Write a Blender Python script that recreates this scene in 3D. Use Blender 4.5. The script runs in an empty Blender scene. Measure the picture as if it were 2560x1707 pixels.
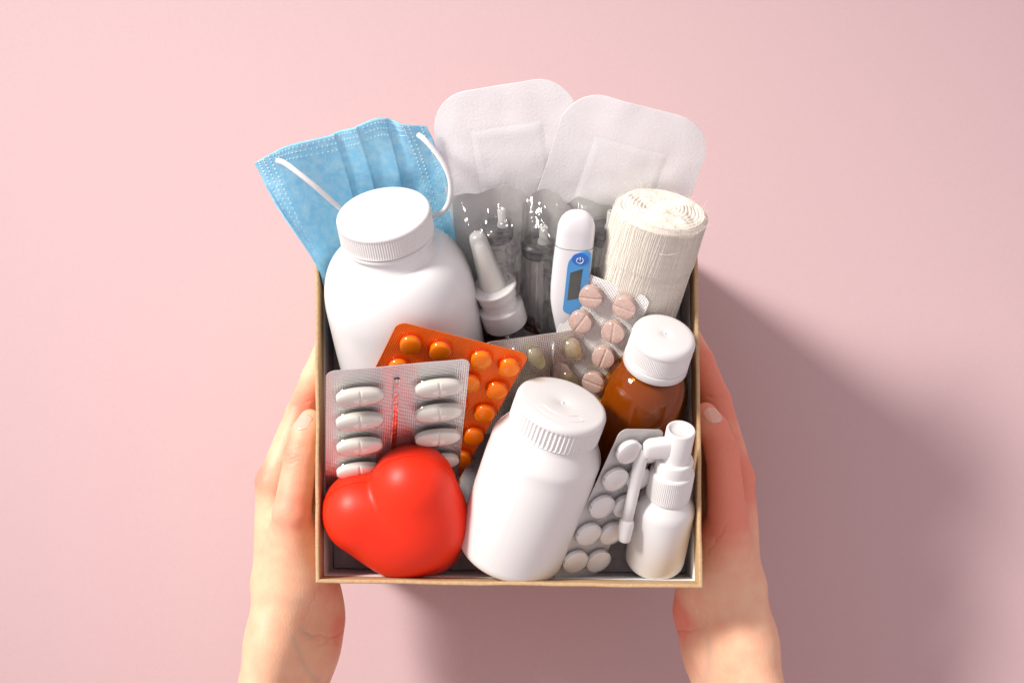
import bpy, math, random
import numpy as np
from mathutils import Vector, Matrix, noise
from mathutils.geometry import intersect_line_plane

random.seed(7)
U = 0.01                                   # everything below is written in centimetres
scene = bpy.context.scene
col = scene.collection

# ------------------------------------------------------------------ camera, world, light
TAU = math.radians(3.2)
RIM = 16.0                                 # height of the box rim above the pink paper
DIST, PX = 95.0, 0.02073
CAM = Vector((0, -DIST * math.sin(TAU), RIM + DIST * math.cos(TAU)))
FWD = Vector((0, math.sin(TAU), -math.cos(TAU)))
UPV = Vector((0, math.cos(TAU), math.sin(TAU)))
cam_d = bpy.data.cameras.new('camera')
cam_d.sensor_width = 36
cam_d.lens = 36 * DIST / (2560 * PX)
cam_d.clip_start, cam_d.clip_end = 0.05, 20
cam = bpy.data.objects.new('camera', cam_d)
cam.location = CAM * U
cam.rotation_euler = (TAU, 0, 0)
col.objects.link(cam)
scene.camera = cam

world = bpy.data.worlds.new('World')
scene.world = world
world.use_nodes = True
wb = world.node_tree.nodes['Background']
wb.inputs['Color'].default_value = (1.0, 0.86, 0.90, 1)
wb.inputs['Strength'].default_value = 0.68

kd = bpy.data.lights.new('key_lamp', 'AREA')
kd.shape = 'RECTANGLE'
kd.size, kd.size_y = 0.80, 0.95
kd.energy = 4.3
kd.color = (1.0, 0.96, 0.915)
kd.spread = math.radians(20)
key = bpy.data.objects.new('key_lamp', kd)
AIM = Vector((-11.0, 5.0, 0.0))
LDIR = Vector((-0.83 * math.cos(math.radians(39)), 0.555 * math.cos(math.radians(39)), math.sin(math.radians(39)))).normalized()
key.location = (AIM + LDIR * 320) * U
key.rotation_euler = LDIR.to_track_quat('Z', 'Y').to_euler()
col.objects.link(key)

scene.view_settings.view_transform = 'Standard'
scene.view_settings.look = 'None'
scene.view_settings.exposure = 0.0
scene.view_settings.gamma = 1.0
scene.view_settings.use_curve_mapping = False
scene.render.engine = 'CYCLES'
scene.cycles.use_denoising = True
scene.cycles.max_bounces = 12
scene.cycles.diffuse_bounces = 5
scene.cycles.transparent_max_bounces = 40
scene.cycles.caustics_reflective = False
scene.cycles.caustics_refractive = False
scene.cycles.sample_clamp_indirect = 6


def ray(px, py):
    return FWD * DIST + Vector((1, 0, 0)) * ((px - 1280) * PX) - UPV * ((py - 853.5) * PX)


def P(px, py, z):
    d = ray(px, py)
    return CAM + d * ((z - CAM.z) / d.z)


TH = math.radians(50)
A0 = Vector((0, math.sin(TH), math.cos(TH)))
N0 = Vector((0, -math.cos(TH), math.sin(TH)))


def Q(px, py, s):                          # point on the reclining plane N0.p = s
    d = ray(px, py)
    return CAM + d * ((s - CAM.dot(N0)) / d.dot(N0))


# ------------------------------------------------------------------ materials
def nn(nt, t, **kw):
    n = nt.nodes.new(t)
    for k, v in kw.items():
        if hasattr(n, k) and not k.startswith('i_'):
            setattr(n, k, v)
    return n


def pm(name, colr, rough=0.5, metallic=0.0, spec=0.5, sss=0.0, sss_r=(1, .4, .25), sss_s=0.003, coat=0.0, coat_r=0.05,
       bump=None, var=None, var2=None, trans=0.0):
    m = bpy.data.materials.new(name)
    m.use_nodes = True
    nt = m.node_tree
    b = nt.nodes['Principled BSDF']
    b.inputs['Base Color'].default_value = (*colr, 1)
    b.inputs['Roughness'].default_value = rough
    b.inputs['Metallic'].default_value = metallic
    b.inputs['Specular IOR Level'].default_value = spec
    b.inputs['Coat Weight'].default_value = coat
    b.inputs['Coat Roughness'].default_value = coat_r
    if sss:
        b.inputs['Subsurface Weight'].default_value = sss
        b.inputs['Subsurface Radius'].default_value = sss_r
        b.inputs['Subsurface Scale'].default_value = sss_s
    tc = nt.nodes.new('ShaderNodeTexCoord')
    if var:                                # (scale per metre, amount)
        tx = nt.nodes.new('ShaderNodeTexNoise')
        tx.inputs['Scale'].default_value = var[0]
        tx.inputs['Detail'].default_value = 4
        nt.links.new(tc.outputs['Object'], tx.inputs['Vector'])
        mx = nt.nodes.new('ShaderNodeMix')
        mx.data_type = 'RGBA'
        c2 = var2 or tuple(c * (1 - var[1]) for c in colr)
        mx.inputs[6].default_value = (*colr, 1)
        mx.inputs[7].default_value = (*c2, 1)
        rp = nt.nodes.new('ShaderNodeMapRange')
        rp.inputs[1].default_value, rp.inputs[2].default_value = 0.38, 0.66
        nt.links.new(tx.outputs['Fac'], rp.inputs[0])
        nt.links.new(rp.outputs[0], mx.inputs[0])
        nt.links.new(mx.outputs[2], b.inputs['Base Color'])
    if bump:                               # list of (scale, height in cm, detail)
        prev = None
        for sc, h, det in bump:
            tx = nt.nodes.new('ShaderNodeTexNoise')
            tx.inputs['Scale'].default_value = sc
            tx.inputs['Detail'].default_value = det
            nt.links.new(tc.outputs['Object'], tx.inputs['Vector'])
            bp = nt.nodes.new('ShaderNodeBump')
            bp.inputs['Strength'].default_value = 1.0
            bp.inputs['Distance'].default_value = h * U
            nt.links.new(tx.outputs['Fac'], bp.inputs['Height'])
            if prev:
                nt.links.new(prev.outputs['Normal'], bp.inputs['Normal'])
            prev = bp
        nt.links.new(prev.outputs['Normal'], b.inputs['Normal'])
    if trans:                              # thin paper-like sheet: lets some light through
        out = nt.nodes['Material Output']
        tr = nt.nodes.new('ShaderNodeBsdfTranslucent')
        tr.inputs['Color'].default_value = (*colr, 1)
        mixs = nt.nodes.new('ShaderNodeMixShader')
        mixs.inputs[0].default_value = trans
        nt.links.new(b.outputs[0], mixs.inputs[1])
        nt.links.new(tr.outputs[0], mixs.inputs[2])
        nt.links.new(mixs.outputs[0], out.inputs['Surface'])
    return m


def clear(name, tint=(1, 1, 1), rough=0.06, base=0.04, edge=0.55, milk=0.0, milk_col=(.9, .9, .9), bump=None, ior=1.45):
    """thin clear plastic or glass: tinted see-through with a glossy skin"""
    m = bpy.data.materials.new(name)
    m.use_nodes = True
    nt = m.node_tree
    out = nt.nodes['Material Output']
    nt.nodes.remove(nt.nodes['Principled BSDF'])
    tr = nt.nodes.new('ShaderNodeBsdfTransparent')
    tr.inputs[0].default_value = (*tint, 1)
    gl = nt.nodes.new('ShaderNodeBsdfGlossy')
    gl.inputs['Roughness'].default_value = rough
    lw = nt.nodes.new('ShaderNodeLayerWeight')
    lw.inputs['Blend'].default_value = 0.3
    mr = nt.nodes.new('ShaderNodeMapRange')
    mr.inputs[3].default_value, mr.inputs[4].default_value = base, edge
    nt.links.new(lw.outputs['Facing'], mr.inputs[0])
    pw = nt.nodes.new('ShaderNodeMath')
    pw.operation = 'POWER'
    pw.inputs[1].default_value = 2.5
    nt.links.new(lw.outputs['Facing'], pw.inputs[0])
    nt.links.new(pw.outputs[0], mr.inputs[0])
    mx = nt.nodes.new('ShaderNodeMixShader')
    nt.links.new(mr.outputs[0], mx.inputs[0])
    last = tr
    if milk:
        df = nt.nodes.new('ShaderNodeBsdfDiffuse')
        df.inputs[0].default_value = (*milk_col, 1)
        tl = nt.nodes.new('ShaderNodeBsdfTranslucent')
        tl.inputs[0].default_value = (*milk_col, 1)
        md = nt.nodes.new('ShaderNodeMixShader')
        md.inputs[0].default_value = 0.4
        nt.links.new(df.outputs[0], md.inputs[1])
        nt.links.new(tl.outputs[0], md.inputs[2])
        m2 = nt.nodes.new('ShaderNodeMixShader')
        m2.inputs[0].default_value = milk
        nt.links.new(tr.outputs[0], m2.inputs[1])
        nt.links.new(md.outputs[0], m2.inputs[2])
        last = m2
    nt.links.new(last.outputs[0], mx.inputs[1])
    nt.links.new(gl.outputs[0], mx.inputs[2])
    if bump:
        tc = nt.nodes.new('ShaderNodeTexCoord')
        tx = nt.nodes.new('ShaderNodeTexNoise')
        tx.inputs['Scale'].default_value = bump[0]
        tx.inputs['Detail'].default_value = 3
        nt.links.new(tc.outputs['Object'], tx.inputs['Vector'])
        bp = nt.nodes.new('ShaderNodeBump')
        bp.inputs['Distance'].default_value = bump[1] * U
        nt.links.new(tx.outputs['Fac'], bp.inputs['Height'])
        nt.links.new(bp.outputs[0], gl.inputs['Normal'])
        nt.links.new(bp.outputs[0], lw.inputs['Normal'])
    nt.links.new(mx.outputs[0], out.inputs['Surface'])
    return m


def foil(name, colr, rough=0.34, metallic=1.0, pitch=0.16, depth=0.03, coat=0.0):
    """pill-pack foil pressed with a fine diamond grid"""
    m = pm(name, colr, rough, metallic, coat=coat, coat_r=0.12)
    nt = m.node_tree
    b = nt.nodes['Principled BSDF']
    tc = nt.nodes.new('ShaderNodeTexCoord')
    sx = nt.nodes.new('ShaderNodeSeparateXYZ')
    nt.links.new(tc.outputs['Object'], sx.inputs[0])

    def mt(op, a, bb=None):
        n = nt.nodes.new('ShaderNodeMath')
        n.operation = op
        for i, v in enumerate((a, bb)):
            if v is None:
                continue
            if isinstance(v, (int, float)):
                n.inputs[i].default_value = v
            else:
                nt.links.new(v, n.inputs[i])
        return n.outputs[0]
    f = 2 * math.pi / (pitch * U)
    u = mt('MULTIPLY', mt('ADD', sx.outputs[0], sx.outputs[1]), f * .72)
    v = mt('MULTIPLY', mt('SUBTRACT', sx.outputs[0], sx.outputs[1]), f * .72)
    h = mt('MULTIPLY', mt('SINE', u), mt('SINE', v))
    bp = nt.nodes.new('ShaderNodeBump')
    bp.inputs['Distance'].default_value = depth * U
    nt.links.new(h, bp.inputs['Height'])
    tx = nt.nodes.new('ShaderNodeTexNoise')
    tx.inputs['Scale'].default_value = 90
    nt.links.new(tc.outputs['Object'], tx.inputs['Vector'])
    b2 = nt.nodes.new('ShaderNodeBump')
    b2.inputs['Distance'].default_value = .018 * U
    nt.links.new(tx.outputs['Fac'], b2.inputs['Height'])
    nt.links.new(bp.outputs[0], b2.inputs['Normal'])
    nt.links.new(b2.outputs[0], b.inputs['Normal'])
    return m


M = {}
M['paper'] = pm('pink_paper', (.582, .422, .434), .85, spec=.2, bump=[(800, .008, 6), (60, .01, 2)], var=(450, .018))
M['kraft'] = pm('kraft_board', (.58, .395, .215), .75, spec=.25, bump=[(1500, .015, 5)], var=(600, .16))
M['lining'] = pm('white_lining_paper', (.80, .79, .77), .7, spec=.3, bump=[(700, .006, 3)])
M['cloth'] = pm('grey_cloth', (.58, .55, .58), .95, spec=.1, bump=[(1600, .03, 3)], var=(60, .2))
M['white_gloss'] = pm('glossy_white_plastic', (.77, .77, .765), .22, spec=.5, bump=[(120, .006, 2)])
M['white_matt'] = pm('matt_white_plastic', (.75, .745, .73), .42, spec=.4, bump=[(1300, .003, 2)])
M['white_cap'] = pm('white_cap_plastic', (.76, .755, .74), .36, spec=.45, bump=[(900, .003, 2)])
M['off_white'] = pm('ivory_plastic', (.84, .83, .77), .4)
M['mask'] = pm('blue_mask_fabric', (.33, .74, .96), .85, spec=.2, bump=[(2200, .018, 4), (160, .05, 3)], var=(260, .3),
               var2=(.50, .83, .97), trans=.25)
M['mask_dot'] = pm('weld_dot', (.70, .90, .97), .35, trans=.2)
M['elastic'] = pm('white_elastic', (.82, .82, .81), .9, spec=.15, bump=[(1800, .03, 2)])
M['dressing'] = pm('white_nonwoven', (.91, .90, .905), .9, spec=.15, bump=[(900, .018, 3)], trans=.25)
M['gauze'] = pm('gauze_cotton', (.86, .81, .70), .95, spec=.1, bump=[(1100, .03, 3)], var=(150, .06))
M['thread'] = pm('gauze_thread', (.86, .83, .76), .95, spec=.1)
M['red'] = pm('red_foam_rubber', (.84, .030, .007), .42, spec=.3, bump=[(700, .004, 3), (90, .01, 2)], sss=.12, sss_r=(1, .15, .08), sss_s=.002)
M['amber_glass'] = clear('amber_glass', (.94, .62, .16), rough=.02, base=.05, edge=.42)
M['syrup'] = pm('amber_syrup', (.43, .185, .002), .04, spec=.3, sss=.5, sss_r=(1, .5, .05), sss_s=.012)
M['syrup'].node_tree.nodes['Principled BSDF'].inputs['Transmission Weight'].default_value = .42
M['syrup'].node_tree.nodes['Principled BSDF'].inputs['IOR'].default_value = 1.30
M['dark_glass'] = clear('brown_glass', (.45, .17, .06), rough=.04, base=.05, edge=.7)
M['dark_liquid'] = pm('brown_liquid', (.16, .05, .02), .3)
M['foil'] = foil('silver_foil', (.93, .92, .91), .24, metallic=.92, depth=.012)
M['foil_fine'] = foil('fine_silver_foil', (.84, .83, .81), .48, metallic=.5, pitch=.11, depth=.02)
M['foil_plain'] = pm('smooth_foil', (.82, .80, .79), .22, 1.0, bump=[(400, .05, 2)])
M['orange_foil'] = foil('orange_foil', (1.0, .165, .002), .45, metallic=.05, coat=.15, depth=.02)
M['orange_dome'] = clear('orange_film', (1.0, .72, .22), rough=.07, base=.04, edge=.5)
M['dome'] = clear('clear_pvc', (.97, .97, .965), rough=.06, base=.07, edge=.75, milk=.03)
M['pill_white'] = pm('white_tablet', (.86, .83, .75), .45, bump=[(900, .006, 3)])
M['pill_coat'] = pm('white_coated_tablet', (.88, .865, .85), .22, coat=.5)
M['pill_pink'] = pm('pink_tablet', (.72, .50, .42), .75, bump=[(1200, .012, 4)], var=(900, .18))
M['pill_orange'] = pm('yellow_orange_tablet', (1.0, .40, .012), .4, coat=.4)
M['gel'] = clear('soft_gel', (.93, .84, .48), rough=.03, base=.06, edge=.8)
M['gel_core'] = clear('gel_oil', (.98, .95, .80), rough=.02, base=.05, edge=.7, milk=.30, milk_col=(.98, .92, .62))
M['thermo'] = pm('white_instrument_plastic', (.83, .83, .84), .28, coat=.2)
M['blue'] = pm('blue_print', (.07, .34, .72), .35, coat=.3)
M['blue_dark'] = pm('dark_blue_button', (.02, .16, .60), .35, coat=.3)
M['lcd'] = pm('dark_display', (.055, .062, .055), .15, coat=.6)
M['icon'] = pm('pale_icon_print', (.72, .82, .90), .4)
M['seam'] = pm('grey_seam', (.35, .35, .36), .6)
M['frost'] = clear('frosted_plastic', (.93, .94, .92), rough=.25, base=.06, edge=.35, milk=.50, milk_col=(.92, .93, .91))
M['film'] = clear('pouch_film', (.93, .93, .92), rough=.10, base=.09, edge=.75, milk=.07)
M['pouch_paper'] = pm('grey_pouch_backing', (.58, .57, .555), .6, bump=[(200, .05, 3)], trans=.3)
M['barrel'] = clear('syringe_plastic', (.92, .92, .92), rough=.06, base=.05, edge=.6, milk=.05)
M['rubber'] = pm('black_rubber', (.018, .018, .02), .35)
M['ink'] = pm('black_ink', (.02, .02, .02), .6)
M['skin'] = None
M['nail'] = pm('fingernail', (.80, .47, .38), .15, coat=.6, sss=.2, sss_s=.002)


def skin_material():
    m = pm('skin', (.74, .46, .31), .5, spec=.35, sss=.14, sss_r=(1.0, .35, .18), sss_s=.006)
    nt = m.node_tree
    b = nt.nodes['Principled BSDF']
    tc = nt.nodes.new('ShaderNodeTexCoord')
    at = nt.nodes.new('ShaderNodeAttribute')
    at.attribute_name = 'redness'
    nz = nt.nodes.new('ShaderNodeTexNoise')
    nz.inputs['Scale'].default_value = 110
    nz.inputs['Detail'].default_value = 5
    nt.links.new(tc.outputs['Object'], nz.inputs['Vector'])
    ad = nt.nodes.new('ShaderNodeMath')
    ad.operation = 'MULTIPLY_ADD'
    ad.inputs[1].default_value = .75
    nt.links.new(nz.outputs['Fac'], ad.inputs[0])
    nt.links.new(at.outputs['Fac'], ad.inputs[2])
    mx = nt.nodes.new('ShaderNodeMix')
    mx.data_type = 'RGBA'
    mx.inputs[6].default_value = (.82, .505, .325, 1)
    mx.inputs[7].default_value = (.77, .26, .175, 1)
    rp = nt.nodes.new('ShaderNodeMapRange')
    rp.inputs[1].default_value, rp.inputs[2].default_value = .26, 1.1
    nt.links.new(ad.outputs[0], rp.inputs[0])
    nt.links.new(rp.outputs[0], mx.inputs[0])
    av = nt.nodes.new('ShaderNodeAttribute')
    av.attribute_name = 'vein'
    m3 = nt.nodes.new('ShaderNodeMix')
    m3.data_type = 'RGBA'
    nt.links.new(av.outputs['Fac'], m3.inputs[0])
    nt.links.new(mx.outputs[2], m3.inputs[6])
    m3.inputs[7].default_value = (.42, .36, .30, 1)
    nt.links.new(m3.outputs[2], b.inputs['Base Color'])
    vo = nt.nodes.new('ShaderNodeTexVoronoi')
    vo.inputs['Scale'].default_value = 950
    mp = nt.nodes.new('ShaderNodeMapping')
    mp.inputs['Scale'].default_value = (1.0, .45, 1.0)
    nt.links.new(tc.outputs['Object'], mp.inputs[0])
    nt.links.new(mp.outputs[0], vo.inputs['Vector'])
    b1 = nt.nodes.new('ShaderNodeBump')
    b1.inputs['Distance'].default_value = .007 * U
    nt.links.new(vo.outputs['Distance'], b1.inputs['Height'])
    n2 = nt.nodes.new('ShaderNodeTexNoise')
    n2.inputs['Scale'].default_value = 260
    n2.inputs['Detail'].default_value = 4
    nt.links.new(mp.outputs[0], n2.inputs['Vector'])
    b2 = nt.nodes.new('ShaderNodeBump')
    b2.inputs['Distance'].default_value = .008 * U
    nt.links.new(n2.outputs['Fac'], b2.inputs['Height'])
    nt.links.new(b1.outputs[0], b2.inputs['Normal'])
    nt.links.new(b2.outputs[0], b.inputs['Normal'])
    return m


M['skin'] = skin_material()


# ------------------------------------------------------------------ mesh helpers (cm in, metres out)
class MB:
    def __init__(self):
        self.v, self.f = [], []

    def add(self, vs, fs):
        o = len(self.v)
        self.v += [tuple(p) for p in vs]
        self.f += [tuple(i + o for i in f) for f in fs]
        return self

    def grid(self, rows, close_u=False, close_v=False):
        nr, nc = len(rows), len(rows[0])
        vs = [p for r in rows for p in r]
        fs = []
        for i in range(nr if close_v else nr - 1):
            for j in range(nc if close_u else nc - 1):
                a, b = i * nc + j, i * nc + (j + 1) % nc
                i2 = (i + 1) % nr
                c, d = i2 * nc + (j + 1) % nc, i2 * nc + j
                fs.append((a, b, c, d))
        return self.add(vs, fs)

    def lathe(self, prof, seg=64, rib=None, ell=1.0, closed=True):
        """prof: list of (r, z). rib: (z0, z1, count, depth)"""
        rows = []
        for r, z in prof:
            row = []
            for j in range(seg):
                t = 2 * math.pi * j / seg
                rr = r
                if rib and rib[0] <= z <= rib[1]:
                    rr = r - rib[3] * (0.5 - 0.5 * math.cos(t * rib[2])) ** .8
                row.append((rr * math.cos(t), rr * math.sin(t) * ell, z))
            rows.append(row)
        return self.grid(rows, close_u=True)

    def tube(self, pts, r, seg=8, cap=True):
        pts = [Vector(p) for p in pts]
        n = len(pts)
        rad = r if isinstance(r, (list, tuple)) else [r] * n
        rows = []
        up = None
        for i, p in enumerate(pts):
            t = (pts[min(i + 1, n - 1)] - pts[max(i - 1, 0)]).normalized()
            if up is None:
                up = t.orthogonal().normalized()
            up = (up - t * up.dot(t)).normalized()
            s = t.cross(up)
            rows.append([p + (up * math.cos(2 * math.pi * k / seg) + s * math.sin(2 * math.pi * k / seg)) * rad[i] for k in range(seg)])
        if cap:
            rows = [[pts[0]] * seg] + rows + [[pts[-1]] * seg]
        return self.grid(rows, close_u=True)

    def box(self, x0, x1, y0, y1, z0, z1):
        vs = [(x, y, z) for z in (z0, z1) for y in (y0, y1) for x in (x0, x1)]
        return self.add(vs, [(0, 2, 3, 1), (4, 5, 7, 6), (0, 1, 5, 4), (1, 3, 7, 5), (3, 2, 6, 7), (2, 0, 4, 6)])

    def build(self, name, mat, parent=None, smooth=True, sharp=None, merge=False):
        me = bpy.data.meshes.new(name)
        me.from_pydata([(p[0] * U, p[1] * U, p[2] * U) for p in self.v], [], self.f)
        me.materials.append(mat if not isinstance(mat, str) else M[mat])
        if merge:
            import bmesh
            bm = bmesh.new()
            bm.from_mesh(me)
            bmesh.ops.remove_doubles(bm, verts=bm.verts, dist=1e-6)
            bmesh.ops.recalc_face_normals(bm, faces=bm.faces)
            bm.to_mesh(me)
            bm.free()
        me.update()
        if smooth:
            me.polygons.foreach_set('use_smooth', [True] * len(me.polygons))
            if sharp:
                me.set_sharp_from_angle(angle=math.radians(sharp))
        o = bpy.data.objects.new(name, me)
        col.objects.link(o)
        if parent is not None:
            o.parent = parent
        return o


def empty(name, mat=None, loc=None):
    e = bpy.data.objects.new(name, None)
    e.empty_display_size = 0.01
    col.objects.link(e)
    if mat is not None:
        e.matrix_world = mat
    elif loc is not None:
        e.location = Vector(loc) * U
    return e


def tag(o, label, cat, group=None, kind=None):
    if label:
        o['label'] = label
    if cat:
        o['category'] = cat
    if group:
        o['group'] = group
    if kind:
        o['kind'] = kind
    return o


def share(src, parent, loc=(0, 0, 0), rotz=0.0, name=None):
    o = src.copy()
    if name:
        o.name = name
    col.objects.link(o)
    o.parent = parent
    o.location = Vector(loc) * U
    o.rotation_euler = (0, 0, rotz)
    return o


def mat_axes(x, y, z, o):
    m = Matrix.Identity(4)
    for i, v in enumerate((x, y, z)):
        for k in range(3):
            m[k][i] = v[k]
    for k in range(3):
        m[k][3] = o[k] * U
    return m


def axis_frame(top, bot, spin=0.0):
    """local z from bot to top, local -y roughly toward the camera; origin at bot. returns matrix, length"""
    a = top - bot
    L = a.length
    a.normalize()
    b = Vector((1, 0, 0))
    b = (b - a * b.dot(a)).normalized()
    y = a.cross(b)
    if spin:
        R = Matrix.Rotation(spin, 3, a)
        b, y = R @ b, R @ y
    return mat_axes(b, y, a, bot), L


def plane_frame(o, px, py):
    """origin o, x toward px, y toward py (made square); z out to the viewer"""
    x = (px - o).normalized()
    y = py - o
    y = (y - x * y.dot(x)).normalized()
    return mat_axes(x, y, x.cross(y), o)


def on_plane(mw, px, py, dz=0.0):
    """pixel -> local (x, y) on the plane z = dz of frame mw (cm)"""
    o = Vector((mw[0][3], mw[1][3], mw[2][3])) / U
    X = Vector((mw[0][0], mw[1][0], mw[2][0]))
    Y = Vector((mw[0][1], mw[1][1], mw[2][1]))
    Z = Vector((mw[0][2], mw[1][2], mw[2][2]))
    o2 = o + Z * dz
    d = ray(px, py)
    p = CAM + d * ((o2 - CAM).dot(Z) / d.dot(Z))
    return ((p - o).dot(X), (p - o).dot(Y))


def rounded_rows(w, h, r, nx, ny, zf=None, x0=0.0, y0=0.0):
    """rounded rectangle as rows of points; lower-left corner at x0, y0"""
    ys = []
    for i in range(9):
        ys.append(r * (1 - math.cos(math.pi / 2 * i / 8)))
    k = max(2, ny)
    mid = [r + (h - 2 * r) * i / k for i in range(1, k)]
    ys = ys + mid + [h - y for y in reversed(ys)]
    rows = []
    for y in ys:
        e = min(y, h - y)
        ins = r - math.sqrt(max(0, r * r - (r - e) ** 2)) if e < r else 0
        rows.append([(x0 + ins + (w - 2 * ins) * j / nx, y0 + y, 0) for j in range(nx + 1)])
    if zf:
        rows = [[(p[0], p[1], zf(p[0], p[1])) for p in rw] for rw in rows]
    return rows


def sheet(rows, th):
    """closed thin solid from rows of points"""
    b = MB()
    nr, nc = len(rows), len(rows[0])
    b.grid(rows)
    back = [[(p[0], p[1], p[2] - th) for p in reversed(r)] for r in rows]
    b.grid(back)
    o = nr * nc
    per = [(0, j) for j in range(nc)] + [(i, nc - 1) for i in range(1, nr)] + [(nr - 1, j) for j in range(nc - 2, -1, -1)] + [(i, 0) for i in range(nr - 2, 0, -1)]
    F = [i * nc + j for i, j in per]
    B = [o + i * nc + (nc - 1 - j) for i, j in per]
    n = len(per)
    for k in range(n):
        b.f.append((F[k], B[k], B[(k + 1) % n], F[(k + 1) % n]))
    return b


def stadium(L, W, n=40):
    """outline of a rounded bar L long in x, W wide in y"""
    r, c = W / 2, (L - W) / 2
    pts = []
    for k in range(n):
        t = 2 * math.pi * (k + .5) / n
        x, y = r * math.cos(t), r * math.sin(t)
        pts.append((x + (c if math.cos(t) > 0 else -c), y))
    return pts


def ring_scale(out, f, z, dx=0, dy=0):
    return [(x * f + dx, y * f + dy, z) for x, y in out]


def ring_inset(L, W, ins, z, n=40):
    return [(x, y, z) for x, y in stadium(max(L - 2 * ins, .02 + max(0, (L - W))), max(W - 2 * ins, .02), n)]


def catmull(pts, n):
    pts = [Vector(p) for p in pts]
    out = []
    m = len(pts) - 1
    for i in range(n):
        t = i / (n - 1) * m
        k = min(int(t), m - 1)
        f = t - k
        p0, p1, p2, p3 = pts[max(k - 1, 0)], pts[k], pts[k + 1], pts[min(k + 2, m)]
        out.append(.5 * ((2 * p1) + (p2 - p0) * f + (2 * p0 - 5 * p1 + 4 * p2 - p3) * f * f + (3 * p1 - p0 - 3 * p2 + p3) * f ** 3))
    return out


def fbm(x, y, z, o=3):
    return noise.fractal(Vector((x, y, z)), 1.0, 2.0, o)


# ------------------------------------------------------------------ signed distance surfaces (hands, heart)
def sdf_mesh(prims, lo, hi, vox):
    """prims: list of groups [(k_to_body, [(a, ra, b, rb, k, squash)])]; surface nets of their smooth union"""
    lo, hi = np.array(lo, float), np.array(hi, float)
    n = np.ceil((hi - lo) / vox).astype(int) + 1
    ax = [lo[i] + vox * np.arange(n[i]) for i in range(3)]
    D = np.full(n, 9.0, np.float32)

    def smin(a, b, k):
        h = np.maximum(k - np.abs(a - b), 0) / k
        return np.minimum(a, b) - h * h * k * .25

    def ev(box, pr):
        a, ra, b, rb, k = pr[:5]
        sq = pr[5] if len(pr) > 5 else None
        X = ax[0][box[0]][:, None, None] - a[0]
        Y = ax[1][box[1]][None, :, None] - a[1]
        Z = ax[2][box[2]][None, None, :] - a[2]
        ba = np.array(b, float) - np.array(a, float)
        if sq:                              # (direction, factor): flattened across that direction
            f = np.array(sq[0], float)
            f /= np.linalg.norm(f)
            dt = (X * f[0] + Y * f[1] + Z * f[2]) * (sq[1] - 1)
            X, Y, Z = X + dt * f[0], Y + dt * f[1], Z + dt * f[2]
            ba = ba + f * (ba @ f) * (sq[1] - 1)
        l2 = max(float(ba @ ba), 1e-6)      # exact round cone
        rr = ra - rb
        a2 = l2 - rr * rr
        if a2 <= 0:
            return (np.sqrt(X * X + Y * Y + Z * Z) - ra).astype(np.float32)
        il2 = 1 / l2
        y = X * ba[0] + Y * ba[1] + Z * ba[2]
        z = y - l2
        x2 = (X * l2 - ba[0] * y) ** 2 + (Y * l2 - ba[1] * y) ** 2 + (Z * l2 - ba[2] * y) ** 2
        y2, z2 = y * y * l2, z * z * l2
        k_ = np.sign(rr) * rr * rr * x2
        d = np.where(np.sign(z) * a2 * z2 > k_, np.sqrt(x2 + z2) * il2 - rb,
                     np.where(np.sign(y) * a2 * y2 < k_, np.sqrt(x2 + y2) * il2 - ra, (np.sqrt(x2 * a2 * il2) + y * rr) * il2 - ra))
        return d.astype(np.float32)

    for kb, group in prims:
        G = np.full(n, 9.0, np.float32)
        for pr in group:
            a, ra, b, rb, k = pr[:5]
            R = max(ra, rb) + max(k, kb) + .5
            mn = np.minimum(np.array(a), np.array(b)) - R
            mxx = np.maximum(np.array(a), np.array(b)) + R
            i0 = np.clip(((mn - lo) / vox).astype(int), 0, n)
            i1 = np.clip(((mxx - lo) / vox).astype(int) + 1, 0, n)
            if np.any(i1 <= i0):
                continue
            box = tuple(slice(i0[q], i1[q]) for q in range(3))
            G[box] = smin(G[box], ev(box, pr), k)
        D = smin(D, G, kb)
    return surface_nets(D, lo, vox)


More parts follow.
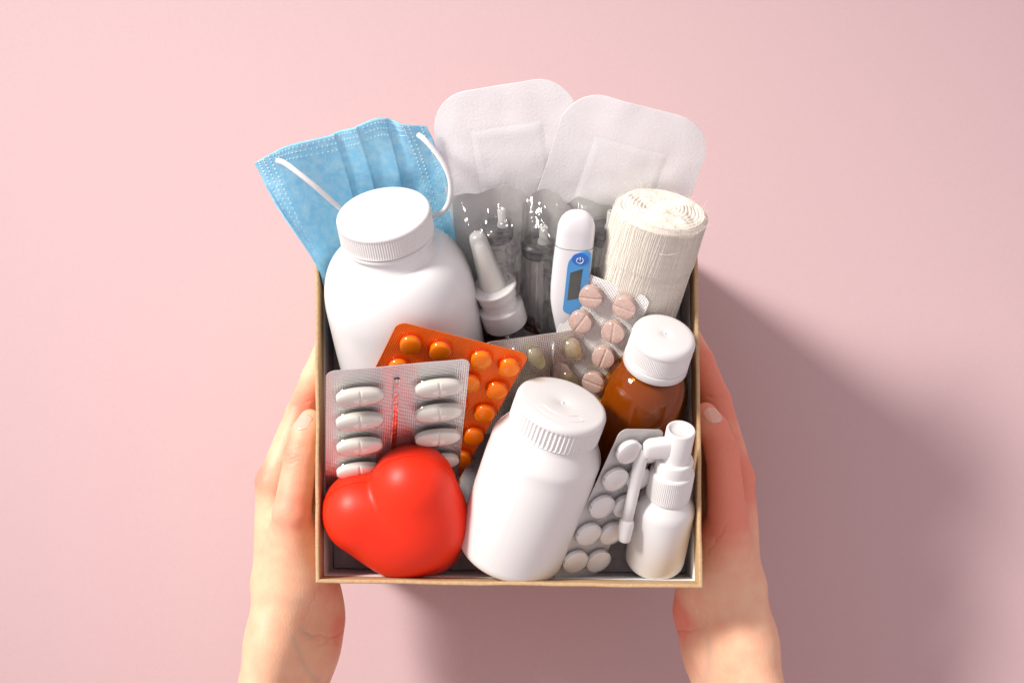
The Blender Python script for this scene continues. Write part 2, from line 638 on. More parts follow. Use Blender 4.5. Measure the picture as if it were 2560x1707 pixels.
def surface_nets(D, lo, vox):
    S = D < 0
    nx, ny, nz = D.shape
    c = [(i, j, k) for i in (0, 1) for j in (0, 1) for k in (0, 1)]
    cnt = np.zeros((nx - 1, ny - 1, nz - 1), np.int8)
    for i, j, k in c:
        cnt += S[i:nx - 1 + i, j:ny - 1 + j, k:nz - 1 + k]
    act = (cnt > 0) & (cnt < 8)
    idx = np.full(act.shape, -1, np.int64)
    I = np.argwhere(act)
    idx[act] = np.arange(len(I))
    acc = np.zeros((len(I), 3))
    num = np.zeros(len(I))
    for p in c:
        for axs in range(3):
            if p[axs] == 1:
                continue
            q = list(p)
            q[axs] = 1
            d0 = D[I[:, 0] + p[0], I[:, 1] + p[1], I[:, 2] + p[2]]
            d1 = D[I[:, 0] + q[0], I[:, 1] + q[1], I[:, 2] + q[2]]
            cr = (d0 < 0) != (d1 < 0)
            t = np.where(cr, d0 / np.where(d0 == d1, 1, d0 - d1), 0)
            pt = np.repeat(np.array(p, float)[None], len(I), 0)
            pt[:, axs] = t
            acc += pt * cr[:, None]
            num += cr
    V = (I + acc / num[:, None]) * vox + lo
    F = []
    for axs in range(3):
        s0 = [slice(None)] * 3
        s1 = [slice(None)] * 3
        s0[axs], s1[axs] = slice(0, -1), slice(1, None)
        A, B = S[tuple(s0)], S[tuple(s1)]
        E = np.argwhere(A != B)
        u, w = (axs + 1) % 3, (axs + 2) % 3
        ok = (E[:, u] > 0) & (E[:, w] > 0) & (E[:, u] < D.shape[u] - 1) & (E[:, w] < D.shape[w] - 1)
        E = E[ok]
        ins = A[tuple(E.T)]
        quad = []
        for du, dw in ((1, 1), (0, 1), (0, 0), (1, 0)):
            e = E.copy()
            e[:, u] -= du
            e[:, w] -= dw
            quad.append(idx[tuple(e.T)])
        quad = np.stack(quad, 1)
        quad[~ins] = quad[~ins][:, ::-1]
        F.append(quad)
    return V, np.concatenate(F)


def relax(V, F, it=2, lam=.5):
    for _ in range(it):
        s = np.zeros_like(V)
        n = np.zeros(len(V))
        for a, b in ((0, 1), (1, 2), (2, 3), (3, 0)):
            for x, y in ((a, b), (b, a)):
                np.add.at(s, F[:, x], V[F[:, y]])
                np.add.at(n, F[:, x], 1)
        V = V + lam * (s / n[:, None] - V)
    return V


def normals(V, F):
    fn = np.cross(V[F[:, 2]] - V[F[:, 0]], V[F[:, 3]] - V[F[:, 1]])
    N = np.zeros_like(V)
    for k in range(4):
        np.add.at(N, F[:, k], fn)
    return N / np.maximum(np.linalg.norm(N, axis=1), 1e-9)[:, None]


def np_object(name, V, F, mat, origin, parent=None, attr=None, vein=None):
    me = bpy.data.meshes.new(name)
    me.from_pydata(((V - np.array(origin)) * U).tolist(), [], F.tolist())
    me.materials.append(mat)
    me.polygons.foreach_set('use_smooth', [True] * len(me.polygons))
    if attr is not None:
        a = me.attributes.new('redness', 'FLOAT', 'POINT')
        a.data.foreach_set('value', attr.astype(np.float32))
    if vein is not None:
        a = me.attributes.new('vein', 'FLOAT', 'POINT')
        a.data.foreach_set('value', vein.astype(np.float32))
    me.update()
    o = bpy.data.objects.new(name, me)
    col.objects.link(o)
    o.location = Vector(origin) * U
    if parent:
        o.parent = parent
    return o


TABLE = -1.6
# ================================================================== the setting
b = MB()
b.grid([[(x, y, TABLE) for x in (-150, 0, 150)] for y in (-150, 0, 150)])
back = b.build('backdrop', 'paper', smooth=False)
tag(back, 'plain pale pink paper backdrop under the box and hands', None, kind='structure')

# ================================================================== cardboard box
FL, FR = P(789, 1457, RIM), P(1758, 1470, RIM)
BL, BR = P(787, 492, RIM), P(1741, 506, RIM)
BOT = TABLE + .02
CEN = (FL + FR + BL + BR) / 4


def inset(p, d, z):
    """box corner moved d cm inward and, going down, a touch further in (the walls taper)"""
    t = d + min(RIM - z, 9) * .03
    return Vector((p.x + (t if p.x < CEN.x else -t), p.y + (t if p.y < CEN.y else -t), z))


box_o = empty('cardboard_box', loc=(CEN.x, CEN.y, BOT))
tag(box_o, 'open kraft cardboard box lined in white, packed with medicines', 'box')
CO = Vector((CEN.x, CEN.y, BOT))
WT = .20


def wall(c0, c1):
    """one wall between two corners: kraft outside, rim and a folded-over band, white lining below"""
    n = 40
    prof = [(0, BOT), (0, BOT + 2), (0, RIM - .9), (0, RIM - .06), (.025, RIM - .015), (.06, RIM), (WT - .06, RIM), (WT - .025, RIM - .015), (WT, RIM - .06),
            (WT, RIM - .5), (WT, RIM - 1.0), (WT - .01, RIM - 1.95)]
    rows = []
    for d, z in prof:
        a_, b_ = inset(c0, d, z), inset(c1, d, z)
        rw = []
        for k in range(n + 1):
            p = a_.lerp(b_, k / n)
            wob = fbm(p.x * .35, p.y * .35, 3.1 + z * .2, 2) * .06
            nrm = (c1 - c0).normalized().cross(Vector((0, 0, 1)))
            edge = min(k, n - k) / n
            rw.append(p - CO + nrm * wob * min(1, edge * 8) + Vector((0, 0, wob * .8 * (z > RIM - .5) * min(1, edge * 8))))
        rows.append(rw)
    w = MB().grid(rows).build('side_wall', 'kraft', box_o)
    rows = []
    for d, z in ((WT - .012, RIM - 1.9), (WT + .015, RIM - 1.93), (WT + .015, RIM - 4), (WT + .02, BOT + .12)):
        a_, b_ = inset(c0, d, z), inset(c1, d, z)
        rows.append([a_.lerp(b_, k / n) - CO for k in range(n + 1)])
    MB().grid(rows).build('wall_lining', 'lining', w)


wall(FR, FL)
wall(FL, BL)
wall(BL, BR)
wall(BR, FR)
b = MB()
cs = [inset(c, .02, BOT) - CO for c in (FL, FR, BR, BL)]
ct = [inset(c, .05, BOT + .1) - CO for c in (FL, FR, BR, BL)]
b.add(cs + ct, [(3, 2, 1, 0), (4, 5, 6, 7), (0, 1, 5, 4), (1, 2, 6, 5), (2, 3, 7, 6), (3, 0, 4, 7)])
b.build('base_panel', 'lining', box_o, smooth=False)

# crumpled cloth that fills the bottom of the box
n = 110
rows = []
for i in range(n + 1):
    rw = []
    for j in range(n + 1):
        u, v = j / n, i / n
        a_ = inset(FL, WT + .05, 11).lerp(inset(FR, WT + .05, 11), u)
        c_ = inset(BL, WT + .05, 11).lerp(inset(BR, WT + .05, 11), u)
        p = a_.lerp(c_, v)
        h = abs(fbm(p.x * .33 + 5, p.y * .33, .7, 3)) * .9 + abs(fbm(p.x * .9, p.y * .7, 4.2, 3)) * .25
        e = min(u, 1 - u, v, 1 - v)
        zz = 10.3 + h * min(1, e * 14 + .35)
        rw.append((p.x, p.y, zz))
    rows.append(rw)
cl = MB().grid(rows).build('cloth_filler', 'cloth')
tag(cl, 'crumpled grey cloth lining the bottom of the box', 'cloth')

# ================================================================== dressings leaning on the back wall
def dressing(px, py, s, rho, w, h, label):
    o = Q(px, py, s)
    x = Vector((1, 0, 0)) * math.cos(rho) + A0 * math.sin(rho)
    y = -Vector((1, 0, 0)) * math.sin(rho) + A0 * math.cos(rho)
    mw = mat_axes(x, y, x.cross(y), o)
    e = empty('adhesive_dressing', mw)
    tag(e, label, 'dressing', 'large white adhesive dressings behind the syringes')
    sd = random.random() * 9

    def zf(xx, yy):
        return .10 * math.sin(xx * .55 + sd) + fbm(xx * .4, yy * .4, sd, 2) * .10 - .023 * max(0, yy + 6) ** 2
    rows = rounded_rows(w, h, 1.95, 60, 66, zf, -w / 2, -h)
    sheet(rows, .05).build('backing_sheet', 'dressing', e, sharp=40)
    # the pad below the sheet shows as a raised rectangle
    pw, ph = w * .54, h * .62

    def zp(xx, yy):
        ex = min(xx + pw / 2, pw / 2 - xx)
        ey = min(yy + 1.95 + ph, -1.95 - yy)
        k = max(0, min(1, min(ex, ey) / .5))
        return zf(xx, yy) + .004 + .045 * k * k * (3 - 2 * k) - .012
    MB().grid(rounded_rows(pw, ph, .3, 50, 40, zp, -pw / 2, -1.95 - ph)).build('pad', 'dressing', e)
    return e


dressing(1249, 234, 8.15, math.radians(9), 7.3, 10.0, 'white rounded dressing at the left, its edge tucked behind the other dressing')
dressing(1612, 285, 8.42, math.radians(-16), 7.7, 10.0, 'white rounded dressing at the right, overlapping the other one, above the gauze roll')

# ================================================================== face mask
mask = empty('face_mask', loc=P(900, 450, 17))
MO = P(900, 450, 17)
tag(mask, 'pale blue pleated face mask with white ear loops behind the big bottle', 'face mask')
top_e = catmull([Q(px, py, s) for px, py, s in ((636, 407, 8.3), (683, 382, 8.45), (738, 358, 8.4), (824, 339, 8.3), (873, 325, 8.5), (939, 299, 8.6), (982, 302, 8.3), (1007, 310, 8.45), (1066, 317, 8.3))], 81)
left_e = catmull([Q(636, 407, 8.3), P(657, 448, 18.0), P(695, 508, 17.6), P(738, 563, 17.2), P(772, 620, 16.8), P(800, 680, 15.9), P(822, 780, 13.0), P(850, 900, 11.6)], 81)
right_e = catmull([Q(1066, 317, 8.3), Q(1088, 365, 8.3), Q(1106, 411, 8.3), Q(1134, 508, 8.25), Q(1163, 605, 8.25), Q(1178, 700, 8.25), Q(1192, 780, 8.2), Q(1208, 860, 8.2)], 81)
mid_line = catmull([Q(870, 325, 8.5), Q(905, 430, 8.1), Q(935, 540, 7.7), Q(965, 640, 7.3), Q(985, 730, 7.1), Q(1000, 800, 7.1), Q(1015, 860, 7.1), Q(1030, 920, 7.1)], 81)
bot_e = [left_e[-1].lerp(right_e[-1], i / 80) for i in range(81)]


def mask_pt(u, v, lift=0.0):
    i = u * 80
    j = v * 80

    def at(c, t):
        k = min(int(t), 79)
        return c[k].lerp(c[k + 1], t - k)
    T = at(top_e, i)
    Bm = at(bot_e, i)
    Lp, R, Mi = at(left_e, j), at(right_e, j), at(mid_line, j)
    # quadratic across left, middle, right plus the top edge shape fading out
    q = Lp * ((1 - u) * (1 - 2 * u)) + Mi * (4 * u * (1 - u)) + R * (u * (2 * u - 1))
    L0, R0, M0 = left_e[0], right_e[0], mid_line[0]
    q0 = L0 * ((1 - u) * (1 - 2 * u)) + M0 * (4 * u * (1 - u)) + R0 * (u * (2 * u - 1))
    p = q + (T - q0) * (1 - v) ** 2
    w = 0
    for pl in (.40, .535, .69):
        d = u - pl
        if -.10 < d < .004:
            w += .10 * (1 + d / .10) * (1 if d < 0 else max(0, 1 - d / .004))
    w += .16 * math.sin(u * 9 + v * 2.5) * (.3 + .7 * (1 - v)) * u * (1 - u) * 3 + .05 * fbm(u * 6, v * 6, 2.2, 3) + .06 * math.sin(u * 23 + 1) * max(0, .15 - v) / .15
    w += .75 * math.exp(-((u - .09) / .13) ** 2) * math.exp(-((v - .42) / .16) ** 2)
    p = p + N0 * (w + lift)
    return p


NU, NV = 200, 110
rows = [[mask_pt(j / NU, i / NV) - MO for j in range(NU + 1)] for i in range(NV + 1)]
mb_ = MB().grid(rows)
mo = mb_.build('mask_fabric', 'mask', mask)
sol = mo.modifiers.new('thickness', 'SOLIDIFY')
sol.thickness = .0008
sol.offset = 1
# the ultrasonic weld dots along the edges
db = MB()


def dot(u, v, r=.055):
    p = mask_pt(u, v, .0) - MO
    du = (mask_pt(min(u + .004, 1), v) - mask_pt(max(u - .004, 0), v)).normalized()
    dv = (mask_pt(u, min(v + .004, 1)) - mask_pt(u, max(v - .004, 0))).normalized()
    nr = du.cross(dv)
    if nr.z < 0:
        nr = -nr
    rows = []
    for a, hgt in ((1, .0), (.72, .018), (.02, .028)):
        rows.append([p + (du * math.cos(t) + dv * math.sin(t)) * r * a + nr * hgt for t in [2 * math.pi * k / 7 for k in range(7)]])
    db.grid(rows, close_u=True)


for k in range(40):
    v = .012 + k * .019
    for u in (.035, .065, .095):
        dot(u + .004 * random.random(), v + (.006 if u == .065 else 0))
    for u in (.905, .875, .965):
        dot(u, v)
for k in range(40):
    for v in (.018, .040, .062):
        dot(.12 + k * .0192 + (.006 if v == .040 else 0), v, .045)
dd = db.build('weld_dots', 'mask_dot', mask)
dd['kind'] = 'stuff'
for pts in (
    [(694, 402, 8.75), (712, 408, 9.1), (745, 432, 9.5), (790, 468, 9.6), (838, 510, 9.3), (885, 550, 8.75), (940, 590, 8.5)],
    [(1047, 338, 8.7), (1060, 348, 9.1), (1083, 373, 9.3), (1110, 411, 9.5), (1124, 447, 9.6), (1127, 480, 9.6), (1121, 509, 9.5), (1104, 532, 9.3), (1076, 538, 9.1), (1030, 530, 8.8), (990, 540, 8.6)],
):
    MB().tube(catmull([Q(*p) - MO for p in pts], 60), .140, 10).build('ear_loop', 'elastic', mask)

# ================================================================== syringes in their pouches
def pouch(cx, cy, w, h, s, rho, tops, label, seed):
    o = Q(cx, cy, s)
    x = Vector((1, 0, 0)) * math.cos(rho) + A0 * math.sin(rho)
    y = -Vector((1, 0, 0)) * math.sin(rho) + A0 * math.cos(rho)
    mw = mat_axes(x, y, x.cross(y), o)
    e = empty('syringe_pouch', mw)
    tag(e, label, 'pouch', 'clear sterile pouches each holding one syringe')
    nx, ny = 80, 150

    def top(u):
        t = u * (len(tops) - 1)
        k = min(int(t), len(tops) - 2)
        f = t - k
        f = f * f * (3 - 2 * f)
        return tops[k] * (1 - f) + tops[k + 1] * f
    rb, rf = [], []
    for i in range(ny + 1):
        v = i / ny
        r1, r2 = [], []
        for j in range(nx + 1):
            u = j / nx
            xx = (u - .5) * w
            yy = top(u) * (1 - v) ** 3 - v * h
            curl = .5 * math.sin(u * math.pi * 2 + seed) * (1 - v) ** 4 * .5
            zb = .05 * math.sin(u * 7 + seed) + curl
            bulge = 2.0 * (max(0, 1 - (2 * u - 1) ** 2) ** .6) * min(1, (v * 9) ** .9 if v > 0 else 0)
            wr = fbm(xx * 1.6 + seed, yy * .55, seed, 3) * .20 * min(1, v * 9) * (1 - abs(2 * u - 1) ** 3)
            rg = (1 - min(1, abs(fbm(xx * 2.3 + seed * 3, yy * .9, seed + 4, 2)) * 2.2)) ** 3
            rg2 = (1 - min(1, abs(fbm(xx * 1.1 - yy * .8 + seed, yy * 1.9, seed + 9, 2)) * 2.4)) ** 3
            wr += (.11 * rg + .20 * rg2 * max(0, 1 - v * 2.2)) * min(1, v * 12) * (1 - abs(2 * u - 1) ** 4)
            r1.append((xx, yy, zb))
            r2.append((xx, yy, zb + .02 + bulge + wr))
        rb.append(r1)
        rf.append(r2)
    MB().grid(rb).build('paper_backing', 'pouch_paper', e)
    MB().grid(rf).build('film_front', 'film', e)
    return e, mw


def text_mesh(body, size, name, mat, parent, loc, rot):
    cu = bpy.data.curves.new(name, 'FONT')
    cu.body = body
    cu.size = size * U
    cu.align_x = 'CENTER'
    cu.align_y = 'CENTER'
    cu.extrude = .002 * U
    cu.materials.append(M[mat])
    t = bpy.data.objects.new(name, cu)
    dg = bpy.context.evaluated_depsgraph_get()
    col.objects.link(t)
    dg.update()
    me = bpy.data.meshes.new_from_object(t.evaluated_get(dg))
    me.name = name
    bpy.data.objects.remove(t)
    o = bpy.data.objects.new(name, me)
    col.objects.link(o)
    o.parent = parent
    o.location = Vector(loc) * U
    o.rotation_euler = rot
    return o


def syringe(top, bot, label, r=.86, spin=0.0, marks=True):
    mw, L = axis_frame(top, bot, spin)
    e = empty('syringe', mw)
    tag(e, label, 'syringe', 'plastic syringes standing nozzle up in their pouches')
    MB().lathe([(r, 0), (r, L - .12), (r - .04, L - .02), (r - .12, L), (.02, L + .02)], 48).build('barrel', 'barrel', e, sharp=40)
    MB().lathe([(r + .05, L - .34), (r + .06, L - .28), (r + .05, L - .22), (r + .01, L - .2)], 48).build('barrel_ring', 'barrel', e)
    MB().lathe([(.02, L - .95), (r - .08, L - .95), (r - .03, L - .85), (r - .03, L - .72), (r - .09, L - .66), (r - .09, L - .5), (r - .03, L - .44), (r - .03, L - .3), (r - .12, L - .18), (.02, L - .12)], 48).build('piston', 'rubber', e, sharp=50)
    nz = MB()
    nz.lathe([(.30, L), (.27, L + .12), (.22, L + .2), (.20, L + .95), (.17, L + 1.0), (.10, L + 1.0), (.09, L + .3)], 24)
    nz.v = [(p[0] + .30, p[1] - .34, p[2]) for p in nz.v]
    nz.build('nozzle', 'frost', e)
    MB().box(-.32, .32, -.05, .05, -.8, L - .97).box(-.05, .05, -.32, .32, -.8, L - .97).build('plunger_rod', 'frost', e, smooth=False)
    if marks:
        g = MB()
        for k in range(26):
            z = L - 1.15 - k * .17
            ln = .62 if k % 5 == 0 else .36
            pts = []
            for a in range(9):
                t = math.radians(-128) + ln * a / 8 / r
                pts.append(((r + .006) * math.cos(t), (r + .006) * math.sin(t), z))
            g.grid([[(p[0], p[1], p[2] - .014) for p in pts], [(p[0], p[1], p[2] + .014) for p in pts]])
        g.build('graduation_marks', 'ink', e)
        for k in range(4):
            t = math.radians(-72)
            text_mesh(str(k + 1), .42, 'scale_numeral', 'ink', e, ((r + .015) * math.cos(t), (r + .015) * math.sin(t), L - 1.25 - k * .85), (math.pi / 2, 0, t + math.pi / 2))
    return e


def at_depth(px, py, s):
    return Q(px, py, s)


pouch(1232, 480, 4.2, 11, 8.95, math.radians(3), [.05, .15, -.05, .05, .25, .05, -.5], 'clear syringe pouch beside the blue mask, leftmost of the three', 1.0)
pouch(1378, 492, 2.9, 11, 9.0, math.radians(-2), [-.3, .15, .3, .2, -.3, -.9], 'clear syringe pouch in the middle, its film crinkled over a nozzle', 2.4)
pouch(1492, 505, 3.0, 11, 9.0, math.radians(-4), [-.35, .1, .15, .05, -.1, -.2], 'clear syringe pouch behind the thermometer, beside the gauze roll', 4.1)
syringe(at_depth(1240, 556, 10.0), at_depth(1270, 850, 9.9), 'syringe with printed scale behind the nasal spray nozzle', spin=.15)
syringe(at_depth(1345, 595, 10.05), at_depth(1340, 860, 9.9), 'syringe between the nasal spray and the thermometer, black piston showing', marks=False, spin=-.1)
syringe(at_depth(1510, 560, 9.95), at_depth(1490, 850, 9.9), 'syringe mostly hidden between the thermometer and the gauze roll', marks=False)

# ================================================================== thermometer
def superloft(sections, n=40, e=2.6):
    rows = []
    for y, cx, hw, ht in sections:
        rw = []
        for k in range(n):
            t = 2 * math.pi * k / n
            c, s = math.cos(t), math.sin(t)
            rw.append((cx + hw * math.copysign(abs(c) ** (2 / e), c), y, ht * math.copysign(abs(s) ** (2 / e), s)))
        rows.append(rw)
    return MB().grid(rows, close_u=True)


o = Q(1446, 527, 11.1)
rho = math.radians(-4.5)
x = Vector((1, 0, 0)) * math.cos(rho) + A0 * math.sin(rho)
y = -Vector((1, 0, 0)) * math.sin(rho) + A0 * math.cos(rho)
tmw = mat_axes(x, y, x.cross(y), o)
th = empty('digital_thermometer', tmw)
tag(th, 'white digital thermometer with blue panel standing between syringes and gauze roll', 'thermometer')
sec = []
for k in range(13):
    t = k / 12 * math.pi / 2
    sec.append((-1.15 * (1 - math.sin(t)), 0, 1.0 * math.cos(t) ** .85 + .001 if k < 12 else .001, .52 * math.cos(t) ** .7 + .001 if k < 12 else .001))
sec = list(reversed(sec))
sec.reverse()
cap_sec = [(a_, b_, c_ * .95, d_) for a_, b_, c_, d_ in [(-2.02, 0, 1.02, .53)] + sec]
superloft(cap_sec).build('battery_cap', 'thermo', th)
body = [(-2.05, 0, 1.03, .54), (-3, 0, 1.04, .55), (-4.5, 0.02, 1.05, .55), (-5.4, .05, 1.02, .54), (-6.2, .12, .93, .50), (-7.0, .2, .78, .44), (-8.0, .25, .55, .36), (-9.0, .27, .38, .28)]
superloft([(a_, b_, c_ * .95, d_) for a_, b_, c_, d_ in body]).build('body', 'thermo', th)
superloft([(-9.0, .27, .385, .285), (-10.5, .27, .30, .24), (-11.6, .27, .22, .2), (-12.1, .27, .1, .1), (-12.15, .27, .01, .01)]).build('blue_tip', 'blue', th)
superloft([(-2.028, 0, 1.012, .525), (-2.045, 0, 1.012, .525)]).build('seam_line', 'seam', th)


def flat_poly(pts, z, name, mat, parent, rise=.03):
    n = len(pts)
    vs = [(p[0], p[1], z) for p in pts] + [(p[0], p[1], z + rise) for p in pts]
    fs = [tuple(range(n, 2 * n))] + [(k, (k + 1) % n, n + (k + 1) % n, n + k) for k in range(n)]
    return MB().add(vs, fs).build(name, mat, parent, smooth=False)


def px_poly(mw, pts, z):
    return [on_plane(mw, px, py, z) for px, py in pts]


def smooth_poly(pts, it=2):
    for _ in range(it):
        q = []
        for i in range(len(pts)):
            a, c = pts[i], pts[(i + 1) % len(pts)]
            q.append((a[0] * .75 + c[0] * .25, a[1] * .75 + c[1] * .25))
            q.append((a[0] * .25 + c[0] * .75, a[1] * .25 + c[1] * .75))
        pts = q
    return pts


ZT = .52
pn = smooth_poly(px_poly(tmw, [(1407, 775), (1408, 762), (1412, 730), (1416, 690), (1419, 660), (1425, 647), (1440, 634), (1455, 629), (1468, 628), (1477, 634), (1478, 645), (1475, 670), (1470, 710), (1460, 775), (1440, 785), (1415, 783)], ZT), 2)
pn = list(reversed(pn))
panel = flat_poly(pn, ZT - .05, 'blue_panel', 'blue', th, .085)
cx_, cy_ = on_plane(tmw, 1450, 647, ZT)
flat_poly([(cx_ + .42 * math.cos(t), cy_ + .36 * math.sin(t)) for t in [2 * math.pi * k / 32 for k in range(32)]], ZT + .03, 'power_button', 'blue_dark', panel, .03)
g = MB()
ic = on_plane(tmw, 1450, 650, ZT)
g.tube([(ic[0] + .17 * math.cos(t), ic[1] + .17 * math.sin(t), ZT + .065) for t in [math.radians(120 + 300 * k / 24) for k in range(25)]], .022, 6)
g.tube([(ic[0], ic[1] + .20, ZT + .065), (ic[0], ic[1] - .02, ZT + .065)], .022, 6)
g.build('power_icon', 'icon', panel)
flat_poly(list(reversed(px_poly(tmw, [(1426, 681), (1457, 671), (1453, 700), (1446, 745), (1418, 750), (1421, 722)], ZT))), ZT + .02, 'display', 'lcd', panel, .022)

# ================================================================== gauze roll
gt, gb = Q(1656, 522, 10.55), Q(1562, 830, 10.2)
gmw, GL = axis_frame(gt, gb)
gz = empty('gauze_roll', gmw)
tag(gz, 'rolled cream gauze bandage with frayed end in the back right corner', 'bandage')
RX, RY = 2.36, 1.88


def gauze_r(t, z):
    return 1 + .025 * math.sin(2 * t + .6) + .02 * fbm(math.cos(t) * 1.5, math.sin(t) * 1.5, z * .25, 2) + (.02 if math.sin(t) < 0 and z > GL - 3 else 0)


rows = []
for i in range(60):
    z = GL * i / 59
    rd = 1 - .10 * max(0, (z - GL + .5) / .5) ** 2
    rows.append([(RX * rd * gauze_r(t, z) * math.cos(t), RY * rd * gauze_r(t, z) * math.sin(t), z) for t in [2 * math.pi * k / 120 for k in range(120)]])
MB().grid(rows, close_u=True).build('wrapped_layers', 'gauze', gz)
rows = []
for i in range(46):
    f = 1 - i / 45
    rw = []
    for k in range(140):
        t = 2 * math.pi * k / 140
        rr = f * .905
        hgt = .030 * math.sin(2 * math.pi * (f * 11 - k / 140)) * min(1, f * 3) + .13 * fbm(rr * math.cos(t) * 2.4, rr * math.sin(t) * 2.2, 1.7, 3) - .30 * math.exp(-((rr * math.cos(t) + .22) ** 2 + (rr * math.sin(t) + .0) ** 2) / .03) + .16 * (1 - f * f)
        rw.append((RX * rr * gauze_r(t, GL) * math.cos(t), RY * rr * gauze_r(t, GL) * math.sin(t), GL + hgt * min(1, (1 - f) * 12)))
    rows.append(rw)
MB().grid(rows, close_u=True).build('rolled_end', 'gauze', gz)
tb = MB()
for k in range(150):
    t0 = 2 * math.pi * k / 150
    if math.sin(t0) > .5:
        continue
    ph = random.random() * 6
    pts = []
    for i in range(15):
        z = .2 + (GL - .35) * i / 14
        t = t0 + .018 * math.sin(z * 1.3 + ph) + .03 * math.sin(z * .4 + k * .2)
        pts.append((RX * gauze_r(t, z) * 1.006 * math.cos(t), RY * gauze_r(t, z) * 1.006 * math.sin(t), z))
    tb.tube(pts, .0115, 3, cap=False)
for i in range(120):
    z0 = .2 + (GL - .45) * i / 119
    pts = []
    for k in range(60):
        t = math.radians(-215) + math.radians(250) * k / 59
        z = z0 + .02 * math.sin(t * 5 + i)
        pts.append((RX * gauze_r(t, z) * 1.004 * math.cos(t), RY * gauze_r(t, z) * 1.004 * math.sin(t), z))
    tb.tube(pts, .009, 3, cap=False)
w_ = tb.build('weave_threads', 'thread', gz)
w_['kind'] = 'stuff'
fb = MB()
for k in range(170):
    t = random.uniform(0, 2 * math.pi)
    f = random.choice((.9, .92, .95, random.uniform(.2, .95)))
    p = Vector((RX * f * math.cos(t), RY * f * math.sin(t), GL - .05 + .16 * (1 - f * f)))
    d = Vector((-math.sin(t) * random.uniform(-1, 1.4), math.cos(t) * random.uniform(-1, 1.4), random.uniform(.05, .55))) + Vector((math.cos(t), math.sin(t), 0)) * random.uniform(-.25, .35)
    ln = random.uniform(.15, .55) if k > 14 else random.uniform(.7, 1.2)
    c = Vector((random.uniform(-1, 1), random.uniform(-1, 1), random.uniform(-.6, .1))) * .35
    fb.tube([p + d * ln * q + c * ln * q * q for q in (0, .3, .6, 1)], .005, 3, cap=False)
# two long loose threads lying on the roll
for tt, zz in ((-95, GL * .32), (-60, GL - 1.2)):
    fb.tube([((RX + .03) * math.cos(math.radians(tt + a)), (RY + .03) * math.sin(math.radians(tt + a)), zz + .25 * math.sin(a * .07)) for a in range(-28, 45, 4)], .014, 4)
f_ = fb.build('frayed_fibres', 'thread', gz)
f_['kind'] = 'stuff'


# ================================================================== bottles
# big white pill bottle
bt, bb = P(957, 531, 19.8), P(1048, 965, 12.45)
mw, L = axis_frame(bt, bb)
e = empty('pill_bottle', mw)
tag(e, 'large glossy white pill bottle with ribbed screw cap in front of the blue mask', 'bottle')
R = 3.9
pr = [(.02, 0), (R - .7, 0), (R - .25, .12), (R - .05, .45), (R, .9)]
hs = L - 2.2                              # top of the shoulder, under the neck
pr += [(R, hs - 3.2)]
for k in range(1, 15):
    t = k / 14 * math.pi / 2
    pr.append((2.35 + (R - 2.35) * math.cos(t) ** .92, hs - 3.2 + 3.0 * math.sin(t) ** .95))
pr += [(2.22, hs + .05), (2.2, L - 1.3)]
MB().lathe(pr, 96).build('bottle_body', 'white_gloss', e, sharp=50)
MB().lathe([(2.2, L - 1.62), (2.33, L - 1.60), (2.35, L - 1.56), (2.35, L - 1.44), (2.33, L - 1.40), (2.2, L - 1.38)], 96).build('neck_ring', 'white_cap', e)
cp = [(2.2, L - 1.30), (2.36, L - 1.30), (2.40, L - 1.27)] + [(2.40 - .012 * i / 6, L - 1.22 + .98 * i / 6) for i in range(7)] + [(2.385, L - .20), (2.37, L - .10), (2.32, L - .03), (2.22, L), (1.2, L - .012), (.02, L - .015)]
MB().lathe(cp, 480, rib=(L - 1.24, L - .22, 120, .035)).build('screw_cap', 'white_cap', e, sharp=60)

# smaller white pill bottle
bt, bb = P(1407, 1006, 18.8), P(1272, 1377, 13.4)
mw, L = axis_frame(bt, bb)
e = empty('pill_bottle', mw)
tag(e, 'smaller matt white pill bottle with coarse ribbed cap, lying front centre beside the red heart', 'bottle')
R = 2.92
pr = [(.02, 0), (R - .55, 0), (R - .2, .1), (R - .05, .3), (R, .6), (R, L - 3.75), (R - .015, L - 3.70), (R - .015, L - 3.0), (R - .03, L - 2.78), (R - .1, L - 2.6), (R - .33, L - 2.2), (R - .55, L - 1.85), (R - .62, L - 1.7), (R - .62, L - 1.3)]
MB().lathe(pr, 96).build('bottle_body', 'white_matt', e, sharp=60)
cp = [(2.15, L - 1.52), (2.32, L - 1.52), (2.37, L - 1.46)] + [(2.37, L - 1.40 + .98 * i / 8) for i in range(9)] + [(2.37, L - .38), (2.36, L - .24), (2.31, L - .11), (2.2, L - .03), (2.08, L), (1.0, L - .02), (.14, L - .022), (.11, L - .035), (.075, L - .03), (.06, L + .02), (.02, L + .03)]
sa = math.radians(-112)
MB().tube([((R - .006) * math.cos(sa), (R - .006) * math.sin(sa), .8 + (L - 5.2) * k / 20) for k in range(21)], .009, 6).build('mould_seam', 'white_matt', e)
cap = MB().lathe(cp, 384, rib=(L - 1.42, L - .40, 64, .085)).build('screw_cap', 'white_cap', e, sharp=60)
g = MB()                                   # raised arc outline moulded on the lid
a0, a1 = math.radians(-150), math.radians(-48)
arc = [(1.62 * math.cos(a0 + (a1 - a0) * k / 30), 1.62 * math.sin(a0 + (a1 - a0) * k / 30), L - .01) for k in range(31)]
arc2 = [(1.12 * math.cos(a1 + (a0 - a1) * k / 30), 1.12 * math.sin(a1 + (a0 - a1) * k / 30), L - .012) for k in range(31)]
lp = arc + arc2
g.tube(lp + [lp[0]], .022, 6)
g.build('moulded_arc', 'white_cap', cap)

